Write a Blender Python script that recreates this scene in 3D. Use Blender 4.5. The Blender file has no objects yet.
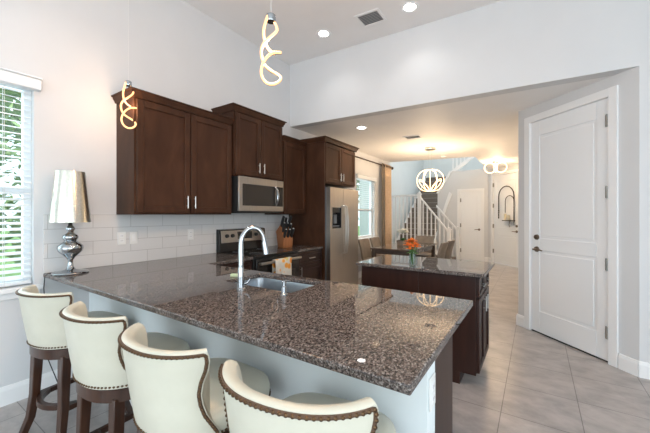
import bpy, bmesh, math, random
from mathutils import Vector, Matrix
PI = math.pi
rad = math.radians
random.seed(7)
SC = bpy.context.scene
COL = SC.collection

# ------------------------------------------------------------------ camera
YAW = rad(33.7)
cam = bpy.data.cameras.new('camera')
cam.sensor_width = 36.0
cam.lens = 316.6 / 650 * 36.0
cam.shift_y = -2.0 / 650
cam.clip_start = 0.05
cam.clip_end = 200
camo = bpy.data.objects.new('camera', cam)
COL.objects.link(camo)
camo.location = (3.184, 0.0, 1.372)
camo.rotation_euler = (rad(90), 0, YAW)
SC.camera = camo

# ------------------------------------------------------------------ sky, sun, window light, exposure
W = bpy.data.worlds.new('sky')
SC.world = W
W.use_nodes = True
bg = W.node_tree.nodes['Background']
bg.inputs['Color'].default_value = (0.80, 0.92, 1.0, 1)
bg.inputs['Strength'].default_value = 2.2

def add_light(name, kind, loc, rot, power, color, **kw):
    l = bpy.data.lights.new(name, kind)
    l.energy = power
    l.color = color
    for k, v in kw.items():
        setattr(l, k, v)
    o = bpy.data.objects.new(name, l)
    COL.objects.link(o)
    o.location = loc
    o.rotation_euler = rot
    return o

add_light('sun', 'SUN', (0, 0, 20), (rad(0), rad(40), rad(15)), 4.0, (1, .95, .86), angle=rad(2))
DAY = (0.80, 0.92, 1.0)
# daylight entering through the living room windows behind the camera and the windows of the left wall
add_light('living_room_daylight', 'AREA', (3.3, -4.75, 1.45), (rad(90), 0, 0), 135, DAY, shape='RECTANGLE', size=5.2, size_y=2.5)
add_light('side_room_fill', 'AREA', (6.3, -1.2, 1.45), (rad(90), 0, rad(90)), 95, DAY, shape='RECTANGLE', size=4.0, size_y=2.3)  # unseen area lamp added at the side opening to light the room
add_light('kitchen_window_daylight', 'AREA', (-0.35, 0.32, 1.6), (rad(90), 0, rad(-90)), 16, DAY, shape='RECTANGLE', size=0.95, size_y=1.5)
add_light('dining_window_daylight', 'AREA', (-0.35, 6.44, 1.5), (rad(90), 0, rad(-90)), 14, DAY, shape='RECTANGLE', size=0.95, size_y=1.3)
add_light('stairwell_day_fill', 'AREA', (0.6, 10.6, 5.25), (0, 0, 0), 58, (0.90, 0.98, 1.0), shape='RECTANGLE', size=2.2, size_y=4.2)  # area lamp added under the closed ceiling for the stairwell's daylight

SC.view_settings.view_transform = 'Standard'
SC.view_settings.look = 'None'
SC.view_settings.gamma = 1.0
SC.view_settings.use_curve_mapping = False
SC.view_settings.exposure = -0.07

# ------------------------------------------------------------------ helpers
class MB:
    """collects shapes into one mesh"""
    def __init__(s, xf=None):
        s.bm = bmesh.new()
        s.xf = xf or Matrix.Identity(4)
    def v(s, p):
        return s.bm.verts.new(s.xf @ Vector(p))
    def f(s, vs):
        try:
            return s.bm.faces.new(vs)
        except ValueError:
            return None
    def box(s, x0, y0, z0, x1, y1, z1):
        v = [s.v((x, y, z)) for x in (x0, x1) for y in (y0, y1) for z in (z0, z1)]
        for q in ((0, 1, 3, 2), (4, 6, 7, 5), (0, 4, 5, 1), (2, 3, 7, 6), (0, 2, 6, 4), (1, 5, 7, 3)):
            s.f([v[i] for i in q])
        return s
    def poly(s, pts, ext):
        """planar polygon pts extruded by vector ext"""
        a = [s.v(p) for p in pts]
        b = [s.v(Vector(p) + Vector(ext)) for p in pts]
        s.f(a)
        s.f(b[::-1])
        n = len(a)
        for i in range(n):
            s.f([a[i], b[i], b[(i + 1) % n], a[(i + 1) % n]])
        return s
    def loft(s, rings, closed=True, cap0=True, cap1=True, loop=False):
        R = [[s.v(p) for p in r] for r in rings]
        n = len(R[0])
        m = len(R)
        for j in range(m if loop else m - 1):
            A, B = R[j], R[(j + 1) % m]
            for i in range(n if closed else n - 1):
                s.f([A[i], A[(i + 1) % n], B[(i + 1) % n], B[i]])
        if not loop:
            if cap0 and closed:
                s.f(R[0][::-1])
            if cap1 and closed:
                s.f(R[-1])
        return s
    def lathe(s, prof, n=32, c=(0, 0, 0)):
        rings = []
        for r, z in prof:
            r = max(r, 1e-4)
            rings.append([(c[0] + r * math.cos(2 * PI * i / n), c[1] + r * math.sin(2 * PI * i / n), c[2] + z) for i in range(n)])
        return s.loft(rings)
    def cyl(s, p0, p1, r0, r1=None, n=16):
        return s.tube([p0, p1], [r0, r0 if r1 is None else r1], n)
    def tube(s, pts, r, n=8, loop=False, twist=0.0, flat=None):
        P = [Vector(p) for p in pts]
        m = len(P)
        if not isinstance(r, (list, tuple)):
            r = [r] * m
        T = []
        for i in range(m):
            if loop:
                t = P[(i + 1) % m] - P[i - 1]
            else:
                t = P[min(i + 1, m - 1)] - P[max(i - 1, 0)]
            T.append(t.normalized())
        up = Vector((0, 0, 1)) if abs(T[0].z) < .9 else Vector((0, 1, 0))
        N = (up - T[0] * up.dot(T[0])).normalized()
        rings = []
        for i in range(m):
            N = (N - T[i] * N.dot(T[i])).normalized()
            B = T[i].cross(N)
            rr = r[i]
            ring = []
            for k in range(n):
                an = 2 * PI * k / n + twist
                ca, sa = math.cos(an) * rr, math.sin(an) * rr
                if flat:
                    ca *= flat[0]
                    sa *= flat[1]
                ring.append(P[i] + N * ca + B * sa)
            rings.append(ring)
        return s.loft(rings, loop=loop)
    def ball(s, c, r, n=12, m=8, sc=(1, 1, 1)):
        rings = []
        for j in range(1, m):
            a = -PI / 2 + PI * j / m
            rings.append([(c[0] + sc[0] * r * math.cos(a) * math.cos(2 * PI * i / n), c[1] + sc[1] * r * math.cos(a) * math.sin(2 * PI * i / n), c[2] + sc[2] * r * math.sin(a)) for i in range(n)])
        return s.loft(rings)
    def cells(s, xs, ys, inside, z0, z1):
        """slab of grid cells with shared vertices; inside(cx, cy) keeps a cell"""
        top, bot = {}, {}
        def g(d, i, j, z):
            if (i, j) not in d:
                d[(i, j)] = s.v((xs[i], ys[j], z))
            return d[(i, j)]
        keep = {(i, j) for i in range(len(xs) - 1) for j in range(len(ys) - 1) if inside((xs[i] + xs[i + 1]) / 2, (ys[j] + ys[j + 1]) / 2)}
        for i, j in keep:
            c = [(i, j), (i + 1, j), (i + 1, j + 1), (i, j + 1)]
            s.f([g(top, *q, z1) for q in c])
            s.f([g(bot, *q, z0) for q in c[::-1]])
            for (a, b, nb) in ((c[0], c[1], (i, j - 1)), (c[1], c[2], (i + 1, j)), (c[2], c[3], (i, j + 1)), (c[3], c[0], (i - 1, j))):
                if nb not in keep:
                    s.f([g(bot, *a, z0), g(bot, *b, z0), g(top, *b, z1), g(top, *a, z1)])
        return s
    def build(s, name, mat, parent=None, bevel=0, seg=2, smooth=True, angle=38, subsurf=0):
        bmesh.ops.recalc_face_normals(s.bm, faces=s.bm.faces)
        me = bpy.data.meshes.new(name)
        s.bm.to_mesh(me)
        s.bm.free()
        me.materials.append(mat)
        if smooth:
            me.polygons.foreach_set('use_smooth', [True] * len(me.polygons))
            if not subsurf:
                me.set_sharp_from_angle(angle=rad(angle))
        o = bpy.data.objects.new(name, me)
        COL.objects.link(o)
        if parent:
            o.parent = parent
        if bevel:
            b = o.modifiers.new('bevel', 'BEVEL')
            b.width = bevel
            b.segments = seg
            b.limit_method = 'ANGLE'
            b.angle_limit = rad(40)
            b.harden_normals = False
        if subsurf:
            m = o.modifiers.new('subsurf', 'SUBSURF')
            m.levels = subsurf
            m.render_levels = subsurf
        return o

def tag(o, label, cat, group=None):
    o['label'] = label
    o['category'] = cat
    if group:
        o['group'] = group
    return o
def thing(name, label, cat, loc=(0, 0, 0), rz=0, group=None):
    o = bpy.data.objects.new(name, None)
    o.empty_display_size = .1
    COL.objects.link(o)
    o.location = loc
    o.rotation_euler = (0, 0, rz)
    return tag(o, label, cat, group)
def struct(o, label=None):
    o['kind'] = 'structure'
    if label:
        o['label'] = label
    return o
def copy_thing(src, loc, rz, label):
    c = src.copy()
    COL.objects.link(c)
    c.location = loc
    c.rotation_euler = (0, 0, rz)
    c['label'] = label
    def rec(a, b):
        for ch in list(a.children):
            d = ch.copy()
            COL.objects.link(d)
            d.parent = b
            rec(ch, d)
    rec(src, c)
    return c

# ------------------------------------------------------------------ materials
def mat(name, col, rough=.5, metal=0, spec=.5, emit=None, estr=0, coat=0, trans=0, ior=1.45):
    m = bpy.data.materials.new(name)
    m.use_nodes = True
    b = m.node_tree.nodes['Principled BSDF']
    b.inputs['Base Color'].default_value = (*col, 1)
    b.inputs['Roughness'].default_value = rough
    b.inputs['Metallic'].default_value = metal
    b.inputs['Specular IOR Level'].default_value = spec
    b.inputs['Coat Weight'].default_value = coat
    b.inputs['Transmission Weight'].default_value = trans
    b.inputs['IOR'].default_value = ior
    if emit:
        b.inputs['Emission Color'].default_value = (*emit, 1)
        b.inputs['Emission Strength'].default_value = estr
    return m
def nodes(m):
    nt = m.node_tree
    return nt, nt.nodes, nt.links, nt.nodes['Principled BSDF']
def ramp(N, stops):
    r = N.new('ShaderNodeValToRGB')
    e = r.color_ramp.elements
    while len(e) < len(stops):
        e.new(.5)
    for i, (p, c) in enumerate(stops):
        e[i].position = p
        e[i].color = (*c, 1)
    return r
def noise_mat(name, stops, scale=(1, 1, 1), nscale=5, detail=4, rough=.5, metal=0, bump=0, spec=.5, distort=0, coat=0):
    m = mat(name, stops[0][1], rough, metal, spec, coat=coat)
    nt, N, L, b = nodes(m)
    tc = N.new('ShaderNodeTexCoord')
    mp = N.new('ShaderNodeMapping')
    mp.inputs['Scale'].default_value = scale
    L.new(tc.outputs['Object'], mp.inputs['Vector'])
    n = N.new('ShaderNodeTexNoise')
    n.inputs['Scale'].default_value = nscale
    n.inputs['Detail'].default_value = detail
    n.inputs['Distortion'].default_value = distort
    L.new(mp.outputs['Vector'], n.inputs['Vector'])
    r = ramp(N, stops)
    L.new(n.outputs['Fac'], r.inputs['Fac'])
    L.new(r.outputs['Color'], b.inputs['Base Color'])
    if bump:
        bp = N.new('ShaderNodeBump')
        bp.inputs['Strength'].default_value = bump
        bp.inputs['Distance'].default_value = .002
        L.new(n.outputs['Fac'], bp.inputs['Height'])
        L.new(bp.outputs['Normal'], b.inputs['Normal'])
    return m

def wall_paint(name, c):
    d = tuple(x * .97 for x in c)
    return noise_mat(name, [(.3, d), (.7, c)], nscale=3, rough=.6, spec=.25)
M = {}
M['wall'] = wall_paint('wall_paint', (.685, .69, .698))
M['ceil'] = wall_paint('ceiling_paint', (.88, .87, .865))
M['knee'] = wall_paint('knee_wall_daylight_tint', (.80, .86, .87))  # wall paint with bluish daylight put into its colour
M['trim'] = mat('white_trim_paint', (.86, .86, .86), .35)
M['door'] = mat('white_door_paint', (.86, .87, .88), .38)
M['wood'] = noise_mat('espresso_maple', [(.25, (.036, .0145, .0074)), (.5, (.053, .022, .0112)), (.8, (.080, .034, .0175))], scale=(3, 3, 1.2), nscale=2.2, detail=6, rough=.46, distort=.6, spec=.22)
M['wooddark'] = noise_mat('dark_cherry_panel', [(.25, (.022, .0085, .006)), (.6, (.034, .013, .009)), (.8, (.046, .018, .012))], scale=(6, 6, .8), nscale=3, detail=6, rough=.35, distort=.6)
M['leg'] = noise_mat('stool_leg_wood', [(.25, (.024, .009, .005)), (.7, (.060, .022, .010))], scale=(8, 8, 1), nscale=4, detail=6, rough=.3, coat=.3)
M['leather'] = noise_mat('cream_leather', [(.3, (.59, .57, .47)), (.7, (.64, .62, .515))], nscale=9, rough=.34, bump=.12, spec=.5)
M['bronze'] = mat('antique_bronze_nail', (.10, .058, .03), .35, .9)
M['piping'] = mat('brown_piping', (.10, .055, .03), .6)
M['chrome'] = mat('polished_chrome', (.42, .44, .46), .10, 1)
M['nickel'] = mat('brushed_nickel', (.62, .60, .57), .3, 1)
M['steel'] = noise_mat('brushed_stainless', [(.3, (.42, .385, .35)), (.7, (.50, .465, .425))], scale=(40, 40, .6), nscale=6, rough=.32, metal=1)
M['sinksteel'] = noise_mat('sink_stainless', [(.3, (.34, .38, .42)), (.7, (.44, .47, .50))], scale=(2, 30, 2), nscale=8, rough=.36, metal=1)
M['black'] = mat('gloss_black', (.012, .011, .011), .12)
M['blackmat'] = mat('matte_black', (.02, .02, .02), .5)
M['darkglass'] = mat('dark_oven_glass', (.035, .03, .026), .06)
M['grey'] = mat('appliance_grey', (.20, .22, .24), .4, .4)
M['louver'] = mat('vent_louver', (.55, .55, .55), .5)
M['treadm'] = mat('stair_tread', (.42, .37, .32), .7)
M['white'] = mat('white_plastic', (.82, .82, .80), .35)
M['blind'] = mat('blind_white', (.80, .83, .85), .45)
M['rope'] = mat('blind_cord', (.75, .75, .72), .8)
M['taupe'] = noise_mat('taupe_carpet', [(.3, (.15, .12, .10)), (.7, (.22, .18, .15))], nscale=60, rough=.95)
M['chair'] = noise_mat('taupe_leather', [(.3, (.17, .14, .115)), (.7, (.23, .19, .155))], nscale=8, rough=.5)
M['curtain'] = noise_mat('tan_curtain', [(.3, (.60, .42, .27)), (.7, (.72, .53, .36))], scale=(1, 1, 1), nscale=30, rough=.8)
M['curtainshade'] = noise_mat('shaded_tan_curtain', [(.3, (.20, .16, .12)), (.7, (.26, .21, .16))], nscale=30, rough=.85)  # tan curtain in shade, the shade put into the colour
M['rodm'] = mat('dark_rod', (.05, .025, .015), .4, .3)
M['knifewood'] = noise_mat('oak_block', [(.3, (.22, .075, .022)), (.7, (.34, .125, .04))], scale=(8, 8, 1), nscale=5, rough=.45)
M['ledwarm'] = mat('warm_led', (.15, .12, .1), .5, emit=(1, .52, .21), estr=2.3)
M['globe'] = mat('globe_led', (.15, .13, .1), .5, emit=(1, .66, .36), estr=5)
M['ring'] = mat('ring_led', (.15, .12, .1), .5, emit=(1, .60, .28), estr=6)
M['down'] = mat('downlight_lens', (1, 1, 1), .5, emit=(1, .97, .92), estr=14)
M['downtrim'] = mat('downlight_trim', (.85, .85, .85), .4)
M['iron'] = mat('wrought_iron', (.05, .035, .025), .5, .6)
M['candle'] = mat('candle_wax', (.75, .68, .52), .6)
M['orange'] = noise_mat('orange_petal', [(.3, (.85, .16, .03)), (.7, (.95, .33, .06))], nscale=20, rough=.5)
M['whitepetal'] = mat('white_petal', (.85, .84, .78), .5)
M['leaf'] = noise_mat('flower_leaf', [(.3, (.05, .15, .03)), (.7, (.12, .28, .06))], nscale=12, rough=.5)
M['bark'] = noise_mat('bark', [(.3, (.08, .06, .045)), (.7, (.16, .12, .09))], nscale=14, rough=.9)
M['sponge'] = noise_mat('green_sponge', [(.3, (.45, .55, .33)), (.7, (.60, .68, .45))], nscale=60, rough=.9)
M['lawn'] = noise_mat('lawn', [(.3, (.10, .22, .05)), (.7, (.20, .36, .10))], nscale=4, rough=.9)
M['screen'] = mat('display', (.01, .012, .014), .1)
M['tablew'] = noise_mat('dark_table', [(.3, (.08, .06, .05)), (.7, (.13, .10, .085))], nscale=8, rough=.12)

def thin_glass(name, tint, k):
    m = bpy.data.materials.new(name)
    m.use_nodes = True
    nt = m.node_tree
    N, L = nt.nodes, nt.links
    N.remove(N['Principled BSDF'])
    t = N.new('ShaderNodeBsdfTransparent')
    t.inputs['Color'].default_value = (*tint, 1)
    g = N.new('ShaderNodeBsdfGlossy')
    g.inputs['Roughness'].default_value = .02
    mx = N.new('ShaderNodeMixShader')
    mx.inputs['Fac'].default_value = k
    L.new(t.outputs[0], mx.inputs[1])
    L.new(g.outputs[0], mx.inputs[2])
    L.new(mx.outputs[0], N['Material Output'].inputs['Surface'])
    return m
M['pane'] = thin_glass('window_glass', (.95, .98, .98), .06)
M['vase'] = thin_glass('vase_glass', (.86, .92, .90), .16)

# lampshade: metallic foil, silver with a fine wrinkle
M['shade'] = noise_mat('silver_foil_shade', [(.3, (.62, .60, .52)), (.7, (.74, .71, .62))], nscale=70, rough=.30, metal=1, bump=.35)
M['shadein'] = mat('gold_foil_lining', (.75, .55, .25), .35, .8)

# leaves of trees outside, two greens chosen per leaf
def foliage_mat():
    m = mat('tree_leaves', (.1, .2, .05), .6)
    nt, N, L, b = nodes(m)
    tc = N.new('ShaderNodeTexCoord')
    n = N.new('ShaderNodeTexNoise')
    n.inputs['Scale'].default_value = 2.2
    n.inputs['Detail'].default_value = 5
    L.new(tc.outputs['Object'], n.inputs['Vector'])
    r = ramp(N, [(.25, (.11, .20, .08)), (.5, (.28, .42, .18)), (.75, (.52, .64, .34))])
    L.new(n.outputs['Fac'], r.inputs['Fac'])
    L.new(r.outputs['Color'], b.inputs['Base Color'])
    return m
M['foliage'] = foliage_mat()

def granite():
    m = mat('brown_granite', (.1, .08, .07), .022, spec=.38)
    nt, N, L, b = nodes(m)
    tc = N.new('ShaderNodeTexCoord')
    mp = N.new('ShaderNodeMapping')
    mp.inputs['Rotation'].default_value = (0, 0, rad(35))
    mp.inputs['Scale'].default_value = (1, .62, 1)
    L.new(tc.outputs['Object'], mp.inputs['Vector'])
    v1 = N.new('ShaderNodeTexVoronoi')
    v1.inputs['Scale'].default_value = 215
    L.new(mp.outputs['Vector'], v1.inputs['Vector'])
    r1 = ramp(N, [(.0, (.030, .028, .028)), (.25, (.066, .056, .053)), (.48, (.112, .094, .089)), (.68, (.155, .135, .129)), (.86, (.235, .225, .218)), (1.0, (.065, .062, .062))])
    sep = N.new('ShaderNodeSeparateColor')
    L.new(v1.outputs['Color'], sep.inputs['Color'])
    L.new(sep.outputs[0], r1.inputs['Fac'])
    n2 = N.new('ShaderNodeTexNoise')
    n2.inputs['Scale'].default_value = 130
    n2.inputs['Detail'].default_value = 3
    L.new(mp.outputs['Vector'], n2.inputs['Vector'])
    r2 = ramp(N, [(.35, (.45, .43, .42)), (.6, (1.5, 1.4, 1.32))])
    L.new(n2.outputs['Fac'], r2.inputs['Fac'])
    mx = N.new('ShaderNodeMix')
    mx.data_type = 'RGBA'
    mx.blend_type = 'MULTIPLY'
    mx.inputs['Factor'].default_value = .8
    L.new(r1.outputs['Color'], mx.inputs['A'])
    L.new(r2.outputs['Color'], mx.inputs['B'])
    L.new(mx.outputs['Result'], b.inputs['Base Color'])
    return m
M['granite'] = granite()

def tiles(name, w, h, mortar, c1, c2, cm, rough, offset, axes, shift=(0, 0, 0), mott=None, bump=.3):
    m = mat(name, c1, rough)
    nt, N, L, b = nodes(m)
    tc = N.new('ShaderNodeTexCoord')
    sp = N.new('ShaderNodeSeparateXYZ')
    L.new(tc.outputs['Object'], sp.inputs[0])
    cb = N.new('ShaderNodeCombineXYZ')
    L.new(sp.outputs[axes[0]], cb.inputs[0])
    L.new(sp.outputs[axes[1]], cb.inputs[1])
    ad = N.new('ShaderNodeVectorMath')
    ad.inputs[1].default_value = shift
    L.new(cb.outputs[0], ad.inputs[0])
    br = N.new('ShaderNodeTexBrick')
    br.offset = offset
    br.squash = 1
    br.inputs['Scale'].default_value = 1
    br.inputs['Brick Width'].default_value = w
    br.inputs['Row Height'].default_value = h
    br.inputs['Mortar Size'].default_value = mortar
    br.inputs['Mortar Smooth'].default_value = .2
    br.inputs['Color1'].default_value = (*c1, 1)
    br.inputs['Color2'].default_value = (*c2, 1)
    br.inputs['Mortar'].default_value = (*cm, 1)
    L.new(ad.outputs[0], br.inputs['Vector'])
    out = br.outputs['Color']
    if mott:
        n = N.new('ShaderNodeTexNoise')
        n.inputs['Scale'].default_value = mott[0]
        n.inputs['Detail'].default_value = 7
        n.inputs['Roughness'].default_value = .65
        n.inputs['Distortion'].default_value = .25
        mpn = N.new('ShaderNodeMapping')
        mpn.inputs['Scale'].default_value = (.9, 1.3, 1)
        mpn.inputs['Rotation'].default_value = (0, 0, rad(25))
        L.new(tc.outputs['Object'], mpn.inputs['Vector'])
        L.new(mpn.outputs['Vector'], n.inputs['Vector'])
        r = ramp(N, [(.30, mott[1]), (.52, mott[2]), (.72, mott[3])])
        L.new(n.outputs['Fac'], r.inputs['Fac'])
        mx = N.new('ShaderNodeMix')
        mx.data_type = 'RGBA'
        mx.blend_type = 'MULTIPLY'
        mx.inputs['Factor'].default_value = 1
        L.new(out, mx.inputs['A'])
        L.new(r.outputs['Color'], mx.inputs['B'])
        out = mx.outputs['Result']
    L.new(out, b.inputs['Base Color'])
    bp = N.new('ShaderNodeBump')
    bp.invert = True
    bp.inputs['Strength'].default_value = bump
    bp.inputs['Distance'].default_value = .003
    L.new(br.outputs['Fac'], bp.inputs['Height'])
    L.new(bp.outputs['Normal'], b.inputs['Normal'])
    return m
M['floor'] = tiles('porcelain_floor_tile', .457, .457, .003, (.46, .43, .415), (.44, .41, .395), (.21, .195, .185), .28, 0, (0, 1), (10 * .457 - 2.98, 20 * .457 - 3.42, 0), (4.6, (.66, .645, .64), (.92, .905, .90), (1.16, 1.14, 1.12)))
M['subway'] = tiles('white_subway_tile', .305, .1138, .0022, (.70, .69, .68), (.68, .67, .66), (.47, .455, .44), .14, .5, (1, 2), (.06, -.915, 0))

# ------------------------------------------------------------------ room shell
CE = lambda x: 3.69 - .04 * x          # high ceiling
SO = lambda x: 2.738 - .028 * x        # lowered ceiling beyond the bulkhead
PX, PY = 3.91, 3.70                    # corner of the pantry wall and the right wall
BX, BY = 3.00, 4.61                    # hall end of the pantry wall

struct(MB().box(-.9, -5.1, -.12, 6.6, 14, 0).build('floor', M['floor'], smooth=False))
def wall_with_holes(ys, zs, holes, x0, x1):
    mb = MB()
    for i in range(len(ys) - 1):
        for j in range(len(zs) - 1):
            cy, cz = (ys[i] + ys[i + 1]) / 2, (zs[j] + zs[j + 1]) / 2
            if any(a < cy < b and c < cz < d for a, b, c, d in holes):
                continue
            mb.box(x0, ys[i], zs[j], x1, ys[i + 1], zs[j + 1])
    bmesh.ops.remove_doubles(mb.bm, verts=mb.bm.verts, dist=1e-4)
    return mb
W1 = (-.16, .775, .84, 2.36)
W2 = (5.98, 6.88, .85, 2.19)
wl = wall_with_holes([-5.1, W1[0], W1[1], 3.79], [0, W1[2], W1[3], 3.72], [W1], -.14, 0)
for z0, z1, y0, y1 in ((0, W2[2], 3.79, 7.85), (W2[3], 2.80, 3.79, 7.85), (W2[2], W2[3], 3.79, W2[0]), (W2[2], W2[3], W2[1], 7.85)):
    wl.box(-.14, y0, z0, 0, y1, z1)
struct(wl.build('wall_left', M['wall'], smooth=False))
struct(MB().poly([(-.14, -5.1, CE(-.14)), (6.6, -5.1, CE(6.6)), (6.6, 3.72, CE(6.6)), (PX, 3.72, CE(PX)), (-.14, 3.80, CE(-.14))], (0, 0, .15)).build('ceiling', M['ceil'], smooth=False))
# bulkhead face between the two ceilings
struct(MB().poly([(-.14, 3.79, SO(0)), (PX, PY, SO(PX)), (PX, PY, CE(PX) + .02), (-.14, 3.79, CE(-.14) + .02)], (0, .14, 0)).build('wall_bulkhead', M['wall'], smooth=False))
low = MB()
low.poly([(-.14, 3.792, SO(-.14)), (PX, PY + .002, SO(PX)), (4.2, 3.80, SO(4.2)), (4.2, 7.85, SO(4.2)), (-.14, 7.85, SO(-.14))], (0, 0, .14))
low.poly([(2.03, 7.85, SO(2.03)), (4.2, 7.85, SO(4.2)), (4.2, 10.6, SO(4.2)), (2.03, 10.6, SO(2.03))], (0, 0, .14))
struct(low.build('ceiling_lower', M['ceil'], smooth=False))
# right wall (faces the camera), pantry wall at 45 degrees, hall wall
struct(MB().box(PX, PY, 0, 6.6, PY + .14, 3.66).build('wall_right', M['wall'], smooth=False))
U = Vector((BX - PX, BY - PY, 0))
LEN = U.length
U.normalize()
NV = Vector((-U.y, U.x, 0)) * 1.0        # towards the camera
if NV.dot(Vector((3.184, 0, 0)) - Vector((PX, PY, 0))) < 0:
    NV = -NV
XFP = Matrix(((U.x, NV.x, 0, PX), (U.y, NV.y, 0, PY), (0, 0, 1, 0), (0, 0, 0, 1)))   # local: x along the wall from the right corner, y towards the room
D0, D1, DH = .235, 1.105, 2.455           # pantry door opening
pw = MB(XFP)
pw.box(0, -.14, 0, D0, 0, 2.66)
pw.box(D1, -.14, 0, LEN, 0, 2.66)
pw.box(D0, -.14, DH, D1, 0, 2.66)
struct(pw.build('wall_pantry', M['wall'], smooth=False))
struct(MB().box(BX, BY, 0, BX + .14, 9.4, 2.66).build('wall_hall', M['wall'], smooth=False))
# wall with the closet door, its slanted top end beside the stair
CW = 10.2
cw = MB()
CD = (1.275, 1.855, 2.06)
cw.poly([(.60, CW, 0), (CD[0], CW, 0), (CD[0], CW, CD[2]), (CD[1], CW, CD[2]), (CD[1], CW, 0), (2.03, CW, 0), (2.03, CW, 2.69), (.98, CW, 2.69), (.62, CW, 2.10)], (0, .12, 0))
struct(cw.build('wall_closet', M['wall'], smooth=False))
struct(MB().poly([(.585, CW - .03, 2.04), (.66, CW - .03, 2.04), (1.05, CW - .03, 2.70), (.975, CW - .03, 2.70)], (0, .18, 0)).build('trim_3', M['trim'], smooth=False))
# front door wall at 45 degrees
EX, EY = 2.03, 10.22
U2 = Vector((1, -1, 0)).normalized()
N2 = Vector((-1, -1, 0)).normalized()
XFE = Matrix(((U2.x, N2.x, 0, EX), (U2.y, N2.y, 0, EY), (0, 0, 1, 0), (0, 0, 0, 1)))
F0, F1, FH = .20, 1.14, 2.46
fw = MB(XFE)
fw.box(0, -.14, 0, F0, 0, 2.70)
fw.box(F1, -.14, 0, 1.40, 0, 2.70)
fw.box(F0, -.14, FH, F1, 0, 2.70)
struct(fw.build('wall_entry', M['wall'], smooth=False))
# stairwell walls, open two storeys up
M['stairwall'] = wall_paint('stairwell_daylight_tint', (.76, .79, .79))  # cool daylight of the stairwell put into the wall colour
struct(MB().box(-.90, 7.85, 0, -.78, 14, 5.4).build('wall_stair_left', M['stairwall'], smooth=False))
struct(MB().box(-.78, 7.71, 0, -.14, 7.85, 5.4).build('wall_stair_return', M['stairwall'], smooth=False))
struct(MB().box(-.9, 13.4, 0, 4.2, 13.54, 5.4).build('wall_stair_back', M['stairwall'], smooth=False))
struct(MB().box(2.06, 10.6, 2.70, 2.18, 13.4, 5.4).build('wall_stair_right', M['stairwall'], smooth=False))
struct(MB().box(-.14, 7.71, 2.86, 4.2, 7.85, 5.4).build('wall_stair_upper', M['stairwall'], smooth=False))
struct(MB().box(-.9, 7.71, 5.4, 4.2, 13.54, 5.5).build('ceiling_stair', M['ceil'], smooth=False))
struct(MB().box(.98, 10.32, 2.60, 4.2, 13.4, 2.70).build('floor_upper', M['trim'], smooth=False))
# living room shell behind the camera: wide glazed openings
wb = MB()
wb.box(-.14, -5.1, 0, .7, -4.96, 3.72)
wb.box(5.9, -5.1, 0, 6.6, -4.96, 3.72)
wb.box(.7, -5.1, 2.75, 5.9, -4.96, 3.72)
struct(wb.build('wall_back', M['wall'], smooth=False))
ws = MB()
ws.box(6.46, -5.1, 0, 6.6, -3.2, 3.55)
ws.box(6.46, .8, 0, 6.6, 3.84, 3.55)
ws.box(6.46, -3.2, 2.65, 6.6, .8, 3.55)
struct(ws.build('wall_side', M['wall'], smooth=False))

# baseboards
def bbprof(mb, L0, L1):
    mb.poly([(L0, 0, 0), (L0, .016, 0), (L0, .016, .105), (L0, .009, .13), (L0, 0, .135)], (L1 - L0, 0, 0))
b = MB(Matrix(((0, 1, 0, 0), (1, 0, 0, 0), (0, 0, 1, 0), (0, 0, 0, 1))))
bbprof(b, -4.9, 1.13)
bbprof(b, 4.78, 7.85)
struct(b.build('baseboard_left', M['trim'], smooth=False))
b = MB(XFP)
bbprof(b, 0, D0 - .085)
bbprof(b, D1 + .085, LEN + .016)
struct(b.build('baseboard_pantry', M['trim'], smooth=False))
b = MB(Matrix(((1, 0, 0, PX), (0, -1, 0, PY), (0, 0, 1, 0), (0, 0, 0, 1))))
bbprof(b, -.005, 2.5)
struct(b.build('baseboard_right', M['trim'], smooth=False))
b = MB(Matrix(((1, 0, 0, 0), (0, -1, 0, CW), (0, 0, 1, 0), (0, 0, 0, 1))))
bbprof(b, 1.94, 2.03)
struct(b.build('baseboard_closet', M['trim'], smooth=False))
b = MB(XFE)
bbprof(b, 0, .11)
struct(b.build('baseboard_entry', M['trim'], smooth=False))
struct(MB().box(0, .832, .9155, .009, 3.755, 1.371).build('trim_1', M['subway'], smooth=False), 'white subway tile backsplash')

# ------------------------------------------------------------------ doors
M['hinge'] = mat('hinge_nickel', (.30, .29, .27), .4, .6)
def panel_door(xf, x0, x1, h, thick, y, ncell, mat_, name, label):
    """two-panel door; local frame x along the wall, y towards the room, front face at y"""
    d = struct(MB(xf).box(x0 + .004, y - thick, .016, x1 - .004, y - .008, h - .004).build(name, mat_, bevel=.002), label)
    w = x1 - x0
    st = .115 * (w / .87) if w > .7 else .10
    fr = MB(xf)
    a, bb = x0 + .004, x1 - .004
    fr.box(a, y - .010, .016, a + st, y, h - .004)
    fr.box(bb - st, y - .010, .016, bb, y, h - .004)
    zs = ncell
    edges = [.016, zs[0], zs[1], zs[2], zs[3], h - .004]
    for k in (0, 2, 4):
        fr.box(a + st, y - .010, edges[k], bb - st, y, edges[k + 1])
    o = fr.build('rail_frame', mat_, d, bevel=.006, seg=3)
    for k in (1, 3):
        MB(xf).box(a + st + .03, y - .010, edges[k] + .03, bb - st - .03, y - .003, edges[k + 1] - .03).build('door_panel', mat_, d, bevel=.006, seg=3)
    return d
def casing(xf, x0, x1, h, name, y=0):
    c = MB(xf)
    w = .075
    c.box(x0 - w, y, 0, x0, y + .018, h + w)
    c.box(x1, y, 0, x1 + w, y + .018, h + w)
    c.box(x0, y, h, x1, y + .018, h + w)
    c.box(x0, -.13, 0, x0 + .003, y, h)
    c.box(x1 - .003, -.13, 0, x1, y, h)
    c.box(x0, -.13, h - .003, x1, y, h)
    return struct(c.build(name, M['trim'], bevel=.004))
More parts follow.
